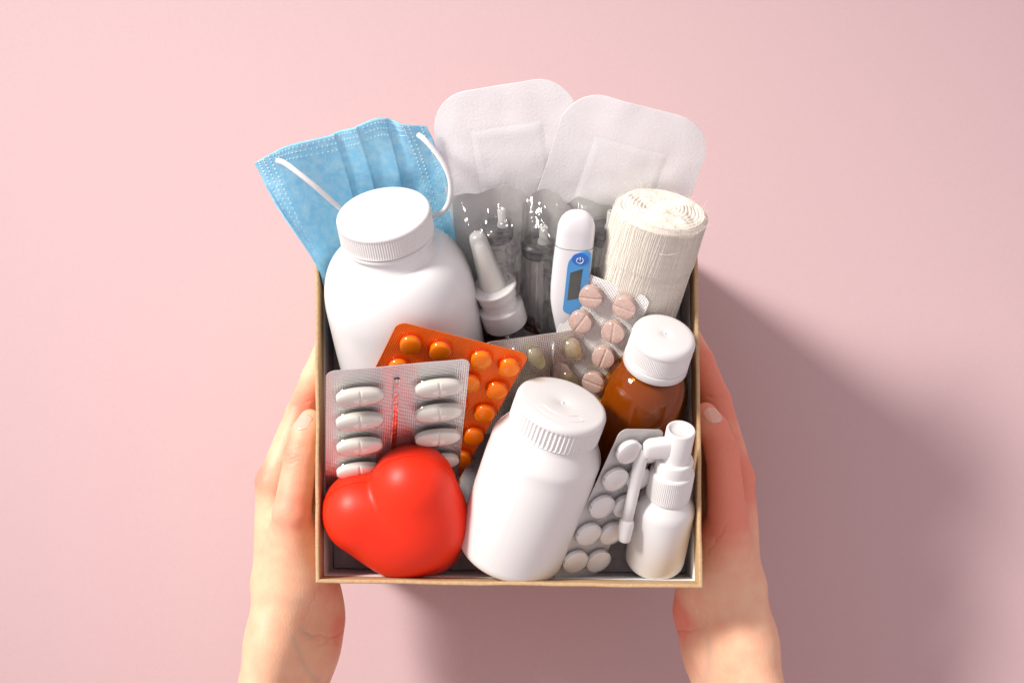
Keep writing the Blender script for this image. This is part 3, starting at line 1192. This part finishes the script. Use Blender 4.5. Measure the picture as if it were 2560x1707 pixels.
# amber syrup bottle
bt, bb = P(1663, 834, 18.4), P(1545, 1180, 11.3)
mw, L = axis_frame(bt, bb)
e = empty('syrup_bottle', mw)
tag(e, 'amber glass syrup bottle with white tamper-ring cap against the right wall', 'bottle')
R = 2.28


def amber(off, nk):
    pr = [(.02, off), (R - off - .45, off), (R - off - .1, off + .2), (R - off, off + .6), (R - off, L - 4.75)]
    for k in range(1, 13):
        t = k / 12 * math.pi / 2
        pr.append((1.12 + (R - 1.12) * math.cos(t) - off, L - 4.75 + 2.45 * math.sin(t)))
    return pr + nk


MB().lathe(amber(0, [(1.12, L - 2.1), (1.12, L - 1.0)]), 80).build('glass_body', 'amber_glass', e)
MB().lathe(amber(.22, [(.02, L - 2.32)]), 80).build('syrup', 'syrup', e)
cp = [(1.1, L - 2.1), (1.66, L - 2.1), (1.70, L - 2.06), (1.68, L - 1.66), (1.64, L - 1.64), (1.60, L - 1.63), (1.60, L - 1.60), (1.66, L - 1.58), (1.67, L - 1.52)] + [(1.665 - .01 * i / 8, L - 1.44 + .96 * i / 8) for i in range(9)] + [(1.665, L - .42), (1.65, L - .28), (1.58, L - .12), (1.45, L - .03), (1.3, L), (.5, L + .0), (.1, L - .01), (.07, L - .03), (.05, L + .02), (.02, L + .03)]
MB().lathe(cp, 480, rib=(L - 1.46, L - .45, 120, .03)).build('screw_cap', 'white_cap', e, sharp=50)
MB().lathe([(1.605, L - 1.635), (1.612, L - 1.615), (1.605, L - 1.60)], 96).build('tamper_slit', 'seam', e)

# nasal spray
bt, bb = P(1190, 583, 18.7), P(1313, 948, 12.0)
mw, L = axis_frame(bt, bb)
e = empty('nasal_spray', mw)
tag(e, 'brown nasal spray bottle with frosted tapered nozzle cap beside the big bottle', 'spray bottle')
MB().lathe([(.02, 0), (1.4, 0), (1.62, .15), (1.68, .4), (1.68, L - 7.2), (1.62, L - 6.85), (1.42, L - 6.5), (1.1, L - 6.3), (.9, L - 5.6)], 64).build('bottle_body', 'dark_glass', e)
MB().lathe([(.02, .15), (1.5, .2), (1.58, .5), (1.58, L - 7.2), (1.4, L - 6.75), (.02, L - 6.65)], 64).build('medicine', 'dark_liquid', e)
MB().lathe([(.9, L - 6.0), (1.12, L - 6.0), (1.17, L - 5.94), (1.20, L - 4.95), (1.18, L - 4.82), (1.08, L - 4.74), (.96, L - 4.72), (.95, L - 4.6), (.95, L - 4.15), (.9, L - 4.1)], 72).build('collar', 'white_cap', e, sharp=35)
MB().lathe([(.9, L - 4.3), (.98, L - 4.28), (1.02, L - 4.2), (1.02, L - 3.75), (1.0, L - 3.7), (1.15, L - 3.68), (1.18, L - 3.62), (1.18, L - 3.5), (1.14, L - 3.45), (.6, L - 3.43), (.02, L - 3.43)], 72).build('finger_flange', 'white_cap', e, sharp=35)
MB().lathe([(.58, L - 3.43), (.52, L - 2.6), (.39, L - 1.6), (.32, L - .85), (.26, L - .72), (.02, L - .7)], 48).build('nozzle', 'off_white', e, sharp=40)
MB().lathe([(.68, L - 3.42), (.66, L - 3.0), (.58, L - 2.0), (.48, L - .9), (.44, L - .35), (.38, L - .12), (.24, L - .01), (.02, L)], 48).build('nozzle_cap', 'frost', e)

# throat spray
bt, bb = P(1703, 1072, 18.4), P(1634, 1407, 12.6)
mw, L = axis_frame(bt, bb)
e = empty('throat_spray', mw)
tag(e, 'white throat spray bottle with folded-down nozzle arm in the front right corner', 'spray bottle')
R = 1.58
MB().lathe([(.02, 0), (R - .45, 0), (R - .15, .1), (R - .03, .3), (R, .6), (R, L - 5.3), (R - .04, L - 5.05), (R - .16, L - 4.8), (R - .42, L - 4.5), (1.02, L - 4.3), (.98, L - 4.2)], 80).build('bottle_body', 'white_matt', e, sharp=60)
MB().lathe([(.95, L - 4.38), (1.10, L - 4.38), (1.16, L - 4.33)] + [(1.17 - .02 * i / 6, L - 4.26 + 1.45 * i / 6) for i in range(7)] + [(1.12, L - 2.74), (1.06, L - 2.68), (.98, L - 2.66), (.96, L - 2.0), (.93, L - 1.92), (.86, L - 1.9), (.72, L - 1.89)], 288, rib=(L - 4.28, L - 2.78, 72, .03)).build('ribbed_collar', 'white_cap', e, sharp=60)
MB().lathe([(.74, L - 1.95), (.75, L - .1), (.72, L - .02), (.66, L), (.60, L - .03), (.55, L - .12), (.3, L - .17), (.02, L - .18)], 56).build('pump_button', 'white_cap', e, sharp=60)
inv = mw.inverted()


def loc_of(px, py, z):
    return (inv @ (P(px, py, z) * U)) / U


# bracket from the button to the elbow, then the tube hanging down in front
p0, p1 = Vector((-.3, -.25, L - 1.0)), loc_of(1612, 1122, 18.0)
ax_ = (p1 - p0)
sd_ = Vector((0, 0, 1))
nrm_ = ax_.normalized().cross(sd_).normalized()
rows = []
for f, hh, ww in ((0, .60, .36), (.25, .58, .36), (.6, .55, .36), (.85, .52, .36), (.97, .45, .34), (1.06, .30, .26), (1.1, .05, .05)):
    c = p0 + ax_ * f
    rw = []
    for k in range(24):
        t = 2 * math.pi * k / 24
        cc, ss = math.cos(t), math.sin(t)
        rw.append(c + sd_ * hh * math.copysign(abs(ss) ** .5, ss) + nrm_ * ww * math.copysign(abs(cc) ** .5, cc))
    rows.append(rw)
arm = MB().grid(rows, close_u=True).build('nozzle_bracket', 'white_cap', e)
q0, q1, q2, q3 = loc_of(1608, 1118, 17.9), loc_of(1594, 1180, 17.2), loc_of(1567, 1303, 15.9), loc_of(1561, 1352, 15.4)
pts = [q0, q0.lerp(q1, .5), q1, q1.lerp(q2, .33), q1.lerp(q2, .66), q2]
MB().tube(pts, [.36, .36, .33, .31, .30, .30], 24).build('nozzle_tube', 'white_cap', arm)
MB().tube([q2.lerp(q1, .05), q2, q2.lerp(q3, .2), q2.lerp(q3, .75), q2.lerp(q3, .95), q3], [.30, .38, .40, .33, .31, .25], 24).build('nozzle_tip', 'white_cap', arm)


# ================================================================== blister packs
def tablet(Lx, Wy, H, groove=True, crown=.3, p=2.0, ny=18, gdepth=.05):
    """biconvex tablet with a flat side band and an optional score line across the middle; base at z = 0"""
    a, b_ = Lx / 2, Wy / 2
    xs = [-a * math.cos(math.pi * k / 28) for k in range(29)]
    if groove:
        xs = sorted([x for x in xs if abs(x) > .13] + [-.11, -.08, -.055, -.03, 0, .03, .055, .08, .11])
    cr = H * crown
    top, bot = [], []
    for x in xs:
        ext = b_ * max(0.0, 1 - abs(x / a) ** p) ** (1 / p)
        rt, rb = [], []
        for j in range(ny + 1):
            y = -ext * math.cos(math.pi * j / ny)
            q = min(1, (abs(x / a) ** p + abs(y / b_) ** p))
            hgt = cr * (1 - q) ** .6
            zt = H - cr + hgt
            if groove:
                zt -= gdepth * math.exp(-(x / .05) ** 2)
            rt.append((x, y, zt))
            rb.append((x, y, cr - hgt))
        top.append(rt)
        bot.append(list(reversed(rb)))
    m = MB().grid(top)
    m.grid(bot)
    lo_ = [r[0] for r in top] + [r[-1] for r in reversed(top)]
    m.grid([[(x, y, cr) for x, y, z in lo_], lo_], close_u=True)
    m.v = [(-y0, x0, z0) if False else (x0, y0, z0) for x0, y0, z0 in m.v]
    m.f = [tuple(reversed(f)) for f in m.f]
    return m


def dome_loft(Lx, Wy, H, n=44, steep=.14):
    rows = [ring_inset(Lx, Wy, 0, .03, n), ring_inset(Lx, Wy, steep * .35, H * .55, n), ring_inset(Lx, Wy, steep * .7, H * .85, n), ring_inset(Lx, Wy, steep * 1.3, H * .97, n), ring_inset(Lx, Wy, Wy * .32, H, n), ring_inset(Lx, Wy, Wy * .49, H, n)]
    return MB().grid(rows, close_u=True)


def pack(label, TL, zTL, TR, BL, zBL, sheet_mat, r=.55, warp=.0, h=None):
    """rectangular pack from the picture corners; the height of the third corner follows from the square corner"""
    tl, bl = P(*TL, zTL), P(*BL, zBL)
    lo_, hi_ = zTL - 6, zTL + 6
    f = lambda zz: (P(*TR, zz) - tl).dot(bl - tl)
    flo = f(lo_)
    for _ in range(50):
        md = (lo_ + hi_) / 2
        if (f(md) > 0) == (flo > 0):
            lo_ = md
        else:
            hi_ = md
    tr = P(*TR, lo_)
    w, hh = (tr - tl).length, (bl - tl).length
    if h:
        bl = tl + (bl - tl) * (h / hh)
        hh = h
    mw = plane_frame(bl, bl + (tr - tl), tl)
    e = empty('blister_pack', mw)
    tag(e, label, 'pill pack', 'blister packs of pills in the box')
    sd = random.random() * 20
    rows = rounded_rows(w, hh, r, 24, 24, lambda x, y: warp * math.sin(math.pi * x / w) + .03 * fbm(x * .5, y * .5, sd, 2))
    sheet(rows, .035).build('foil_sheet', sheet_mat, e, sharp=40)
    return e, mw


# --- long white caplets, front left
e, mw = pack('silver blister pack of long white scored caplets behind the red heart', (815, 929), 22.0, (1175, 897), (813, 1330), 11.2, 'foil', r=.45, h=11.4)
d0 = dome_loft(2.62, 1.50, .68)
t0 = tablet(2.34, 1.10, .66, True, crown=.32, p=2.2, gdepth=.06)
first = None
for i in range(6):
    for j in range(2):
        px_, py_ = ((898, 985 + i * 62), (1094 + (4 - 2 * i), 964 + i * 62))[j]
        x, y = on_plane(mw, px_, py_, .3)
        if y < .6:
            continue
        if first is None:
            dm = d0.build('clear_bubble', 'dome', e)
            pl = t0.build('caplet', 'pill_white', dm)
            dm.location = Vector((x, y, 0)) * U
            pl.location = Vector((.02, -.10, .03)) * U
            first = (dm, pl)
        else:
            dm = share(first[0], e, (x, y, 0))
            pl = share(first[1], dm, (random.uniform(-.04, .04), -.10 + random.uniform(-.03, .03), .03), random.uniform(-.05, .05))
# ridge down the middle of the pack
g = MB()
xa, ya = on_plane(mw, 992, 945)
for rw in (0,):
    rows = []
    for i in range(40):
        y = ya - i * .2
        wv = .05 * fbm(i * .4, 0, 3, 2)
        rows.append([(xa - .16 + wv, y, .0), (xa - .11 + wv, y, .10 + .03 * fbm(i * .9, 2, 1, 2)), (xa - .03, y, .06 + .03 * fbm(i * .7, 5, 1, 2)), (xa + .03, y, .06), (xa + .11 + wv, y, .11), (xa + .16 + wv, y, .0)])
    g.grid(rows)
g.build('fold_ridge', 'foil_plain', e)

# --- orange pack
e, mw = pack('bright orange blister pack of round yellow-orange tablets leaning on the big bottle', (995, 804), 21.0, (1325, 886), (812, 1175), 13.4, 'orange_foil', r=.5)
d0 = dome_loft(1.28, 1.28, .50)
t0 = tablet(1.04, 1.04, .44, False, crown=.18)
first = None
for i in range(7):
    for j in range(4):
        px_, py_ = ((1027, 859), (1102, 874), (1203, 896), (1274, 915))[j]
        px_ -= 30 * i
        py_ += 57 * i
        x, y = on_plane(mw, px_, py_, .2)
        if y < .6:
            continue
        if first is None:
            dm = d0.build('orange_bubble', 'orange_dome', e)
            pl = t0.build('tablet', 'pill_orange', dm)
            dm.location = Vector((x, y, 0)) * U
            pl.location = Vector((0, -.06, .03)) * U
            first = (dm, pl)
        else:
            dm = share(first[0], e, (x, y, 0))
            share(first[1], dm, (random.uniform(-.04, .04), -.07, .03))

# --- clear soft-gel pack
e, mw = pack('silver blister pack of clear golden gel capsules behind the small bottle', (1212, 857), 17.9, (1489, 818), (1180, 1090), 13.6, 'foil', r=.3)
first = None
for px_, py_, rz in ((1340, 893, 2.1), (1433, 873, 2.1), (1427, 950, 2.1), (1335, 975, 2.1)):
    x, y = on_plane(mw, px_, py_, .3)
    if first is None:
        dm = dome_loft(1.95, 1.22, .75).build('clear_bubble', 'dome', e)
        gb_ = MB()
        rows = []
        for k in range(17):
            t = math.pi * k / 16
            xx = -.72 * math.cos(t)
            rr = .40 * math.sin(t) ** .8 + .001
            rows.append([(xx, rr * math.cos(q), .42 + rr * math.sin(q)) for q in [2 * math.pi * s / 28 for s in range(28)]])
        pl = gb_.grid(rows, close_u=True).build('gel_capsule', 'gel_core', dm)
        dm.location = Vector((x, y, 0)) * U
        dm.rotation_euler = (0, 0, rz)
        first = (dm, pl)
    else:
        dm = share(first[0], e, (x, y, 0), rz)
        share(first[1], dm, (.05, 0, 0))
for a_, b_ in (((1384, 858), (1380, 940)), ((1284, 868), (1281, 950))):
    p0, p1 = on_plane(mw, *a_, .05), on_plane(mw, *b_, .05)
    MB().tube([(p0[0], p0[1], .02), (p0[0] * .5 + p1[0] * .5, p0[1] * .5 + p1[1] * .5, .03), (p1[0], p1[1], .02)], .07, 8).build('stiffening_rib', 'foil', e)

# --- pink tablets
e, mw = pack('silver blister pack of round pink scored tablets propped against the gauze roll', (1450, 676), 17.8, (1628, 747), (1330, 992), 13.0, 'foil_fine', r=.45)
first = None
kk = 0
for i in range(6):
    for j in range(2):
        px_, py_ = ((1479, 738), (1562, 764))[j]
        px_ -= 25.5 * i
        py_ += 62 * i
        x, y = on_plane(mw, px_, py_, .25)
        if y < .5:
            continue
        rz = (0.3, 1.6, 2.9, .2, .8, 0)[kk % 6]
        kk += 1
        if first is None:
            dm = dome_loft(1.42, 1.42, .62).build('clear_bubble', 'dome', e)
            pl = tablet(1.2, 1.2, .50, True, crown=.10, gdepth=.045).build('tablet', 'pill_pink', dm, sharp=50)
            dm.location = Vector((x, y, 0)) * U
            pl.location = Vector((0, -.07, .03)) * U
            pl.rotation_euler = (0, 0, 1.9)
            first = (dm, pl)
        else:
            dm = share(first[0], e, (x, y, 0))
            share(first[1], dm, (random.uniform(-.05, .05), -.07, .03), rz)

# --- round white coated tablets, front right
e, mw = pack('silver blister pack of round white coated tablets between the small bottle and throat spray', (1553, 1072), 19.0, (1664, 1074), (1380, 1446), 13.7, 'foil_fine', r=.45)
first = None
for i in range(5):
    for j in range(2):
        px_, py_ = ((1437, 1401), (1494, 1399))[j]
        px_ += 33.5 * i
        py_ -= 68.5 * i
        x, y = on_plane(mw, px_, py_, .25)
        if first is None:
            dm = dome_loft(1.46, 1.46, .58, steep=.10).build('clear_bubble', 'dome', e)
            pl = tablet(1.40, 1.40, .55, False, crown=.28).build('tablet', 'pill_coat', dm)
            dm.location = Vector((x, y, 0)) * U
            pl.location = Vector((0, 0, .03)) * U
            first = (dm, pl)
        else:
            dm = share(first[0], e, (x, y, 0))
            share(first[1], dm, (0, 0, .03))


# ================================================================== red heart
hc = P(999, 1280, 15.0)
TT, RHO = math.radians(54), math.radians(33)
hy0 = Vector((0, math.sin(TT), math.cos(TT)))
hx = Vector((1, 0, 0)) * math.cos(RHO) + hy0 * math.sin(RHO)
hy = -Vector((1, 0, 0)) * math.sin(RHO) + hy0 * math.cos(RHO)
hn = hx.cross(hy)
hmw = mat_axes(hx, hy, hn, hc)
SB = ((0, 0, 1), 1.18)
hp = [(.20, [((-1.55, 1.0, 0), 2.22, (-.75, -1.0, 0), 2.2, .3)]), (.22, [((1.55, 1.0, 0), 2.22, (.75, -1.0, 0), 2.2, .3)]), (1.0, [((0, -.80, 0), 2.95, (0, -2.6, 0), 1.7, .3, SB)])]
V, F = sdf_mesh(hp, (-4.6, -4.2, -3.2), (4.6, 4.2, 3.2), .09)
V = relax(V, F, 4)
heart = np_object('stress_heart', V, F, M['red'], (0, 0, 0))
heart.matrix_world = hmw
tag(heart, 'shiny red foam heart lying in the front left corner', 'heart')
# moulding seam round the rim, a little behind the widest line
sm = MB()
Vn = V[(np.abs(V[:, 2] - .35) < .08)]
ang = np.arctan2(Vn[:, 1], Vn[:, 0])
pts = []
for k in range(150):
    t = -math.pi + 2 * math.pi * k / 150
    dlt = np.abs((ang - t + math.pi) % (2 * math.pi) - math.pi)
    s = Vn[dlt < .06]
    if len(s):
        r_ = np.max(np.hypot(s[:, 0], s[:, 1]))
        pts.append((r_ * math.cos(t), r_ * math.sin(t), .35))
sm.tube(pts + pts[:1], .018, 6, cap=False)
sm.build('mould_seam', 'red', heart)


# ================================================================== hands
def hand(J, label, red_gain, creases, red_spots, veins=()):
    """J: joints as (px, py, z, r). One continuous skin from fingertips to forearm"""
    j = {k: (tuple(P(v[0], v[1], v[2])), v[3]) for k, v in J.items()}

    def seg(a, b, k=.25, sq=None):
        return (j[a][0], j[a][1], j[b][0], j[b][1], k, sq)
    body = [seg('i_mcp', 'i_cmc', .9), seg('m_mcp', 'm_cmc', .9), seg('r_mcp', 'r_cmc', .9), seg('l_mcp', 'l_cmc', .9),
            seg('palm_a', 'palm_b', 1.2), seg('heel_a', 'heel_b', 1.3), seg('thenar_a', 'thenar_b', 1.0),
            seg('rad_a', 'rad_b', 1.5), seg('rad_b', 'rad_c', 1.5), seg('uln_a', 'uln_b', 1.5), seg('uln_b', 'uln_c', 1.5), seg('mid_a', 'mid_b', 1.5), seg('mid_b', 'mid_c', 1.5)]
    prims = [(.4, body)]
    for f in 'imrl':
        prims.append((.28, [seg(f + '_mcp', f + '_pip', .2), seg(f + '_pip', f + '_dip', .2), seg(f + '_dip', f + '_tip', .2)]))
    prims.append((.7, [seg('t_cmc', 't_mcp', .6)]))
    prims.append((.16, [seg('t_mcp', 't_ip', .25), seg('t_ip', 't_mid', .25), seg('t_mid', 't_tip', .25)]))
    allp = np.array([v[0] for v in j.values()])
    lo, hi = allp.min(0) - 2.6, allp.max(0) + 2.6
    lo[1] = max(lo[1], -24.5)
    V, F = sdf_mesh(prims, lo, hi, .075)
    V = relax(V, F, 2)
    N = normals(V, F)
    for c, d, ln, sg, dep in creases:
        c = np.array(P(*c))
        d = np.array(d, float)
        d /= np.linalg.norm(d)
        rel = V - c
        al = rel @ d
        ee = np.array((-d[1], d[0], 0.0))
        ee /= np.linalg.norm(ee)
        pr = rel @ ee + .05 * np.sin(al * 9 + dep * 400)
        near = (np.linalg.norm(rel, axis=1) < ln * 2 + 1.2) & (N[:, 2] > -.1)
        V = V - N * (dep * np.exp(-(pr / sg) ** 2) * np.exp(-(al / ln) ** 4) * near)[:, None]
    red = np.zeros(len(V))
    for c, r in red_spots:  # skin's own redness at knuckles, plus red bounce beside the box painted in
        red += np.exp(-(np.linalg.norm(V - np.array(P(*c)), axis=1) / r) ** 2)
    vn = np.zeros(len(V))
    for ln_ in veins:
        for p0_, p1_ in zip(ln_[:-1], ln_[1:]):
            a_, b_ = np.array(P(*p0_)), np.array(P(*p1_))
            ba_ = b_ - a_
            t_ = np.clip(((V - a_) @ ba_) / (ba_ @ ba_), 0, 1)
            dd_ = np.linalg.norm((V - a_ - t_[:, None] * ba_)[:, :2], axis=1)
            vn = np.maximum(vn, np.exp(-(dd_ / .16) ** 2) * .30 * (N[:, 2] > .1))
    out_ = V[:, 1] < -20.6                 # the forearm goes on well past the picture's edge
    ext = (V[out_, 1] + 20.6) * 8
    sgn = -1 if J['rad_a'][0] < 1280 else 1
    V[out_, 0] += -sgn * ext * .18
    V[out_, 1] += ext
    o0 = P(*J['rad_a'][:3])
    h = np_object('hand', V, F, M['skin'], o0, attr=np.clip(red, 0, 1) * red_gain, vein=vn)
    tag(h, label, 'hand', "hands holding the box by its sides")
    return h, j


def nail(h, j, tip, base, nrm, w, ln, back):
    """curved plate on the end of the thumb"""
    a = (Vector(j[tip][0]) - Vector(j[base][0])).normalized()
    n_ = Vector(nrm)
    n_ = (n_ - a * n_.dot(a)).normalized()
    s = a.cross(n_)
    r = j[tip][1]
    c = Vector(j[tip][0]) + a * back
    rows = []
    for i in range(15):
        v = i / 14
        rw = []
        for k in range(17):
            u = k / 16 * 2 - 1
            # rounded free edge and rounded cuticle
            hw = w * .5 * (1 - .55 * abs(2 * v - 1) ** 5)
            x = u * hw
            y = (v - .5) * ln * (1 - .08 * u * u)
            rr = r * 1.02 + .10 + max(0, -y - back) * .30
            z = math.sqrt(max(rr * rr - x * x, .01)) - .05 * max(0, v - .55) * 2.2 - .05 * (1 if abs(u) > .97 or i in (0, 14) else 0)
            rw.append(c + a * y + s * x + n_ * z - Vector(h.location) / U)
        rows.append(rw)
    return MB().grid(rows).build('thumbnail', 'nail', h)


LH = {
    'i_tip': (815, 868, 7.9, .64), 'i_dip': (786, 942, 8.6, .72), 'i_pip': (751, 1032, 9.6, .80), 'i_mcp': (686, 1208, 10.2, 1.02), 'i_cmc': (692, 1440, 10.0, 1.25),
    'm_tip': (827, 862, 6.70, 0.66), 'm_dip': (797, 938, 7.30, 0.74), 'm_pip': (766, 1030, 8.10, 0.86), 'm_mcp': (702, 1222, 8.7, 1.02), 'm_cmc': (715, 1450, 8.5, 1.2),
    'r_tip': (838, 880, 5.30, 0.62), 'r_dip': (808, 950, 5.80, 0.7), 'r_pip': (778, 1040, 6.50, 0.82), 'r_mcp': (722, 1245, 7.2, .98), 'r_cmc': (738, 1460, 7.2, 1.1),
    'l_tip': (842, 960, 4.00, 0.55), 'l_dip': (820, 1015, 4.40, 0.62), 'l_pip': (793, 1085, 5.00, 0.72), 'l_mcp': (745, 1290, 5.9, .9), 'l_cmc': (762, 1465, 6.2, 1.05),
    'palm_a': (725, 1300, 9.4, 1.2), 'palm_b': (740, 1470, 9.2, 1.7),
    'thenar_a': (742, 1340, 11.3, 1.25), 'thenar_b': (752, 1455, 10.4, 1.6),
    'heel_a': (786, 1480, 8.6, 1.35), 'heel_b': (792, 1545, 8.2, 1.42),
    'rad_a': (698, 1490, 10.8, 1.22), 'rad_b': (684, 1600, 10.9, 1.24), 'rad_c': (590, 1960, 11.8, 1.45),
    'uln_a': (776, 1520, 7.4, 1.45), 'uln_b': (768, 1620, 7.2, 1.46), 'uln_c': (700, 1960, 6.6, 1.85),
    't_cmc': (722, 1440, 11.0, 1.35), 't_mcp': (729, 1282, 12.5, 1.02), 't_ip': (752, 1137, 12.5, .87), 't_mid': (765, 1085, 12.2, .80), 't_tip': (775, 1050, 11.9, .60),
    'mid_a': (735, 1500, 9, 1.5),
    'mid_b': (722, 1610, 9.1, 1.62),
    'mid_c': (648, 1960, 9.2, 1.9),
}
cr = []
for k in range(5):
    cr.append(((735 + random.uniform(-6, 6), 1120 + k * 8.5, 12.7), (1, random.uniform(-.2, .35), 0), random.uniform(.35, .6), .06, .04))
cr += [((752, 1003, 10.2), (1, .05, -.2), .6, .06, .06), ((770, 925, 9.2), (1, .1, -.2), .5, .05, .04), ((668, 1318, 11.5), (.35, 1, 0), .8, .10, .07)]
cr += [((795, 1490, 9.6), (.45, 1, 0), 1.2, .07, .05), ((832, 1590, 8.6), (1, .5, 0), .8, .06, .06), ((800, 1578, 9.0), (1, -.3, 0), .9, .06, .04)]
h, j = hand(LH, 'lit hand gripping the left side of the box, thumb nail facing up', .9, cr,
            [((760, 1270, 12.5), 1.6), ((770, 1010, 10), 1.2), ((740, 1130, 12.5), 1.0), ((800, 1440, 10), 1.5), ((840, 1570, 8.5), 1.3), ((645, 1190, 10.5), 1.0)],
            [[(748, 1575, 9), (762, 1620, 9), (770, 1650, 9), (795, 1700, 9)], [(765, 1560, 9), (790, 1585, 9)]])
nail(h, j, 't_tip', 't_ip', (-.35, .0, 1), .90, 1.05, -.40)

RH = {
    'i_tip': (1722, 838, 7.9, .64), 'i_dip': (1753, 902, 8.6, .72), 'i_pip': (1791, 1000, 9.6, .80), 'i_mcp': (1839, 1195, 10.2, 1.02), 'i_cmc': (1842, 1440, 10.0, 1.25),
    'm_tip': (1717, 862, 6.70, 0.66), 'm_dip': (1747, 938, 7.30, 0.74), 'm_pip': (1778, 1030, 8.10, 0.86), 'm_mcp': (1824, 1210, 8.7, 1.02), 'm_cmc': (1820, 1450, 8.5, 1.2),
    'r_tip': (1706, 880, 5.30, 0.62), 'r_dip': (1736, 950, 5.80, 0.7), 'r_pip': (1766, 1040, 6.50, 0.82), 'r_mcp': (1804, 1235, 7.2, .98), 'r_cmc': (1797, 1460, 7.2, 1.1),
    'l_tip': (1702, 960, 4.00, 0.55), 'l_dip': (1724, 1015, 4.40, 0.62), 'l_pip': (1751, 1085, 5.00, 0.72), 'l_mcp': (1782, 1280, 5.9, .9), 'l_cmc': (1775, 1465, 6.2, 1.05),
    'palm_a': (1815, 1300, 9.4, 1.2), 'palm_b': (1798, 1470, 9.2, 1.7),
    'thenar_a': (1808, 1340, 11.3, 1.25), 'thenar_b': (1792, 1455, 10.4, 1.6),
    'heel_a': (1755, 1480, 8.6, 1.35), 'heel_b': (1750, 1528, 8.2, 1.42),
    'rad_a': (1854, 1490, 10.8, 1.22), 'rad_b': (1872, 1600, 10.9, 1.26), 'rad_c': (1962, 1960, 11.8, 1.45),
    'uln_a': (1776, 1520, 7.4, 1.45), 'uln_b': (1784, 1620, 7.2, 1.46), 'uln_c': (1852, 1960, 6.6, 1.85),
    't_cmc': (1822, 1440, 11.0, 1.35), 't_mcp': (1818, 1275, 12.5, 1.02), 't_ip': (1806, 1130, 12.5, .87), 't_mid': (1782, 1070, 12.2, .80), 't_tip': (1764, 1034, 11.9, .62),
    'mid_a': (1817, 1500, 9, 1.5),
    'mid_b': (1830, 1610, 9.1, 1.62),
    'mid_c': (1904, 1960, 9.2, 1.9),
}
cr = []
for k in range(4):
    cr.append(((1828 + random.uniform(-6, 6), 1112 + k * 10, 12.6), (1, random.uniform(-.1, .3), 0), random.uniform(.35, .55), .06, .04))
cr += [((1790, 992, 10.4), (1, -.05, .2), .7, .06, .07), ((1762, 905, 9.4), (1, .0, .2), .5, .05, .04), ((1884, 1300, 10.8), (-.1, 1, 0), .6, .07, .07)]
cr += [((1740, 1520, 9.6), (-.5, 1, 0), 1.2, .07, .05), ((1705, 1575, 8.6), (1, .3, 0), .8, .06, .06), ((1790, 1340, 12), (.6, 1, 0), 1.0, .07, .03)]
h, j = hand(RH, 'shaded hand gripping the right side of the box, wrist at the lower right', 1.35, cr,
            [((1790, 1250, 12.5), 2.4), ((1775, 960, 10), 2.6), ((1825, 1110, 12.5), 1.4), ((1700, 1540, 8.5), 1.3), ((1880, 1190, 10.5), 1.0)],
            [[(1762, 1590, 9), (1766, 1640, 9), (1760, 1707, 9)]])
nail(h, j, 't_tip', 't_ip', (.35, .0, 1), .90, 1.05, -.40)
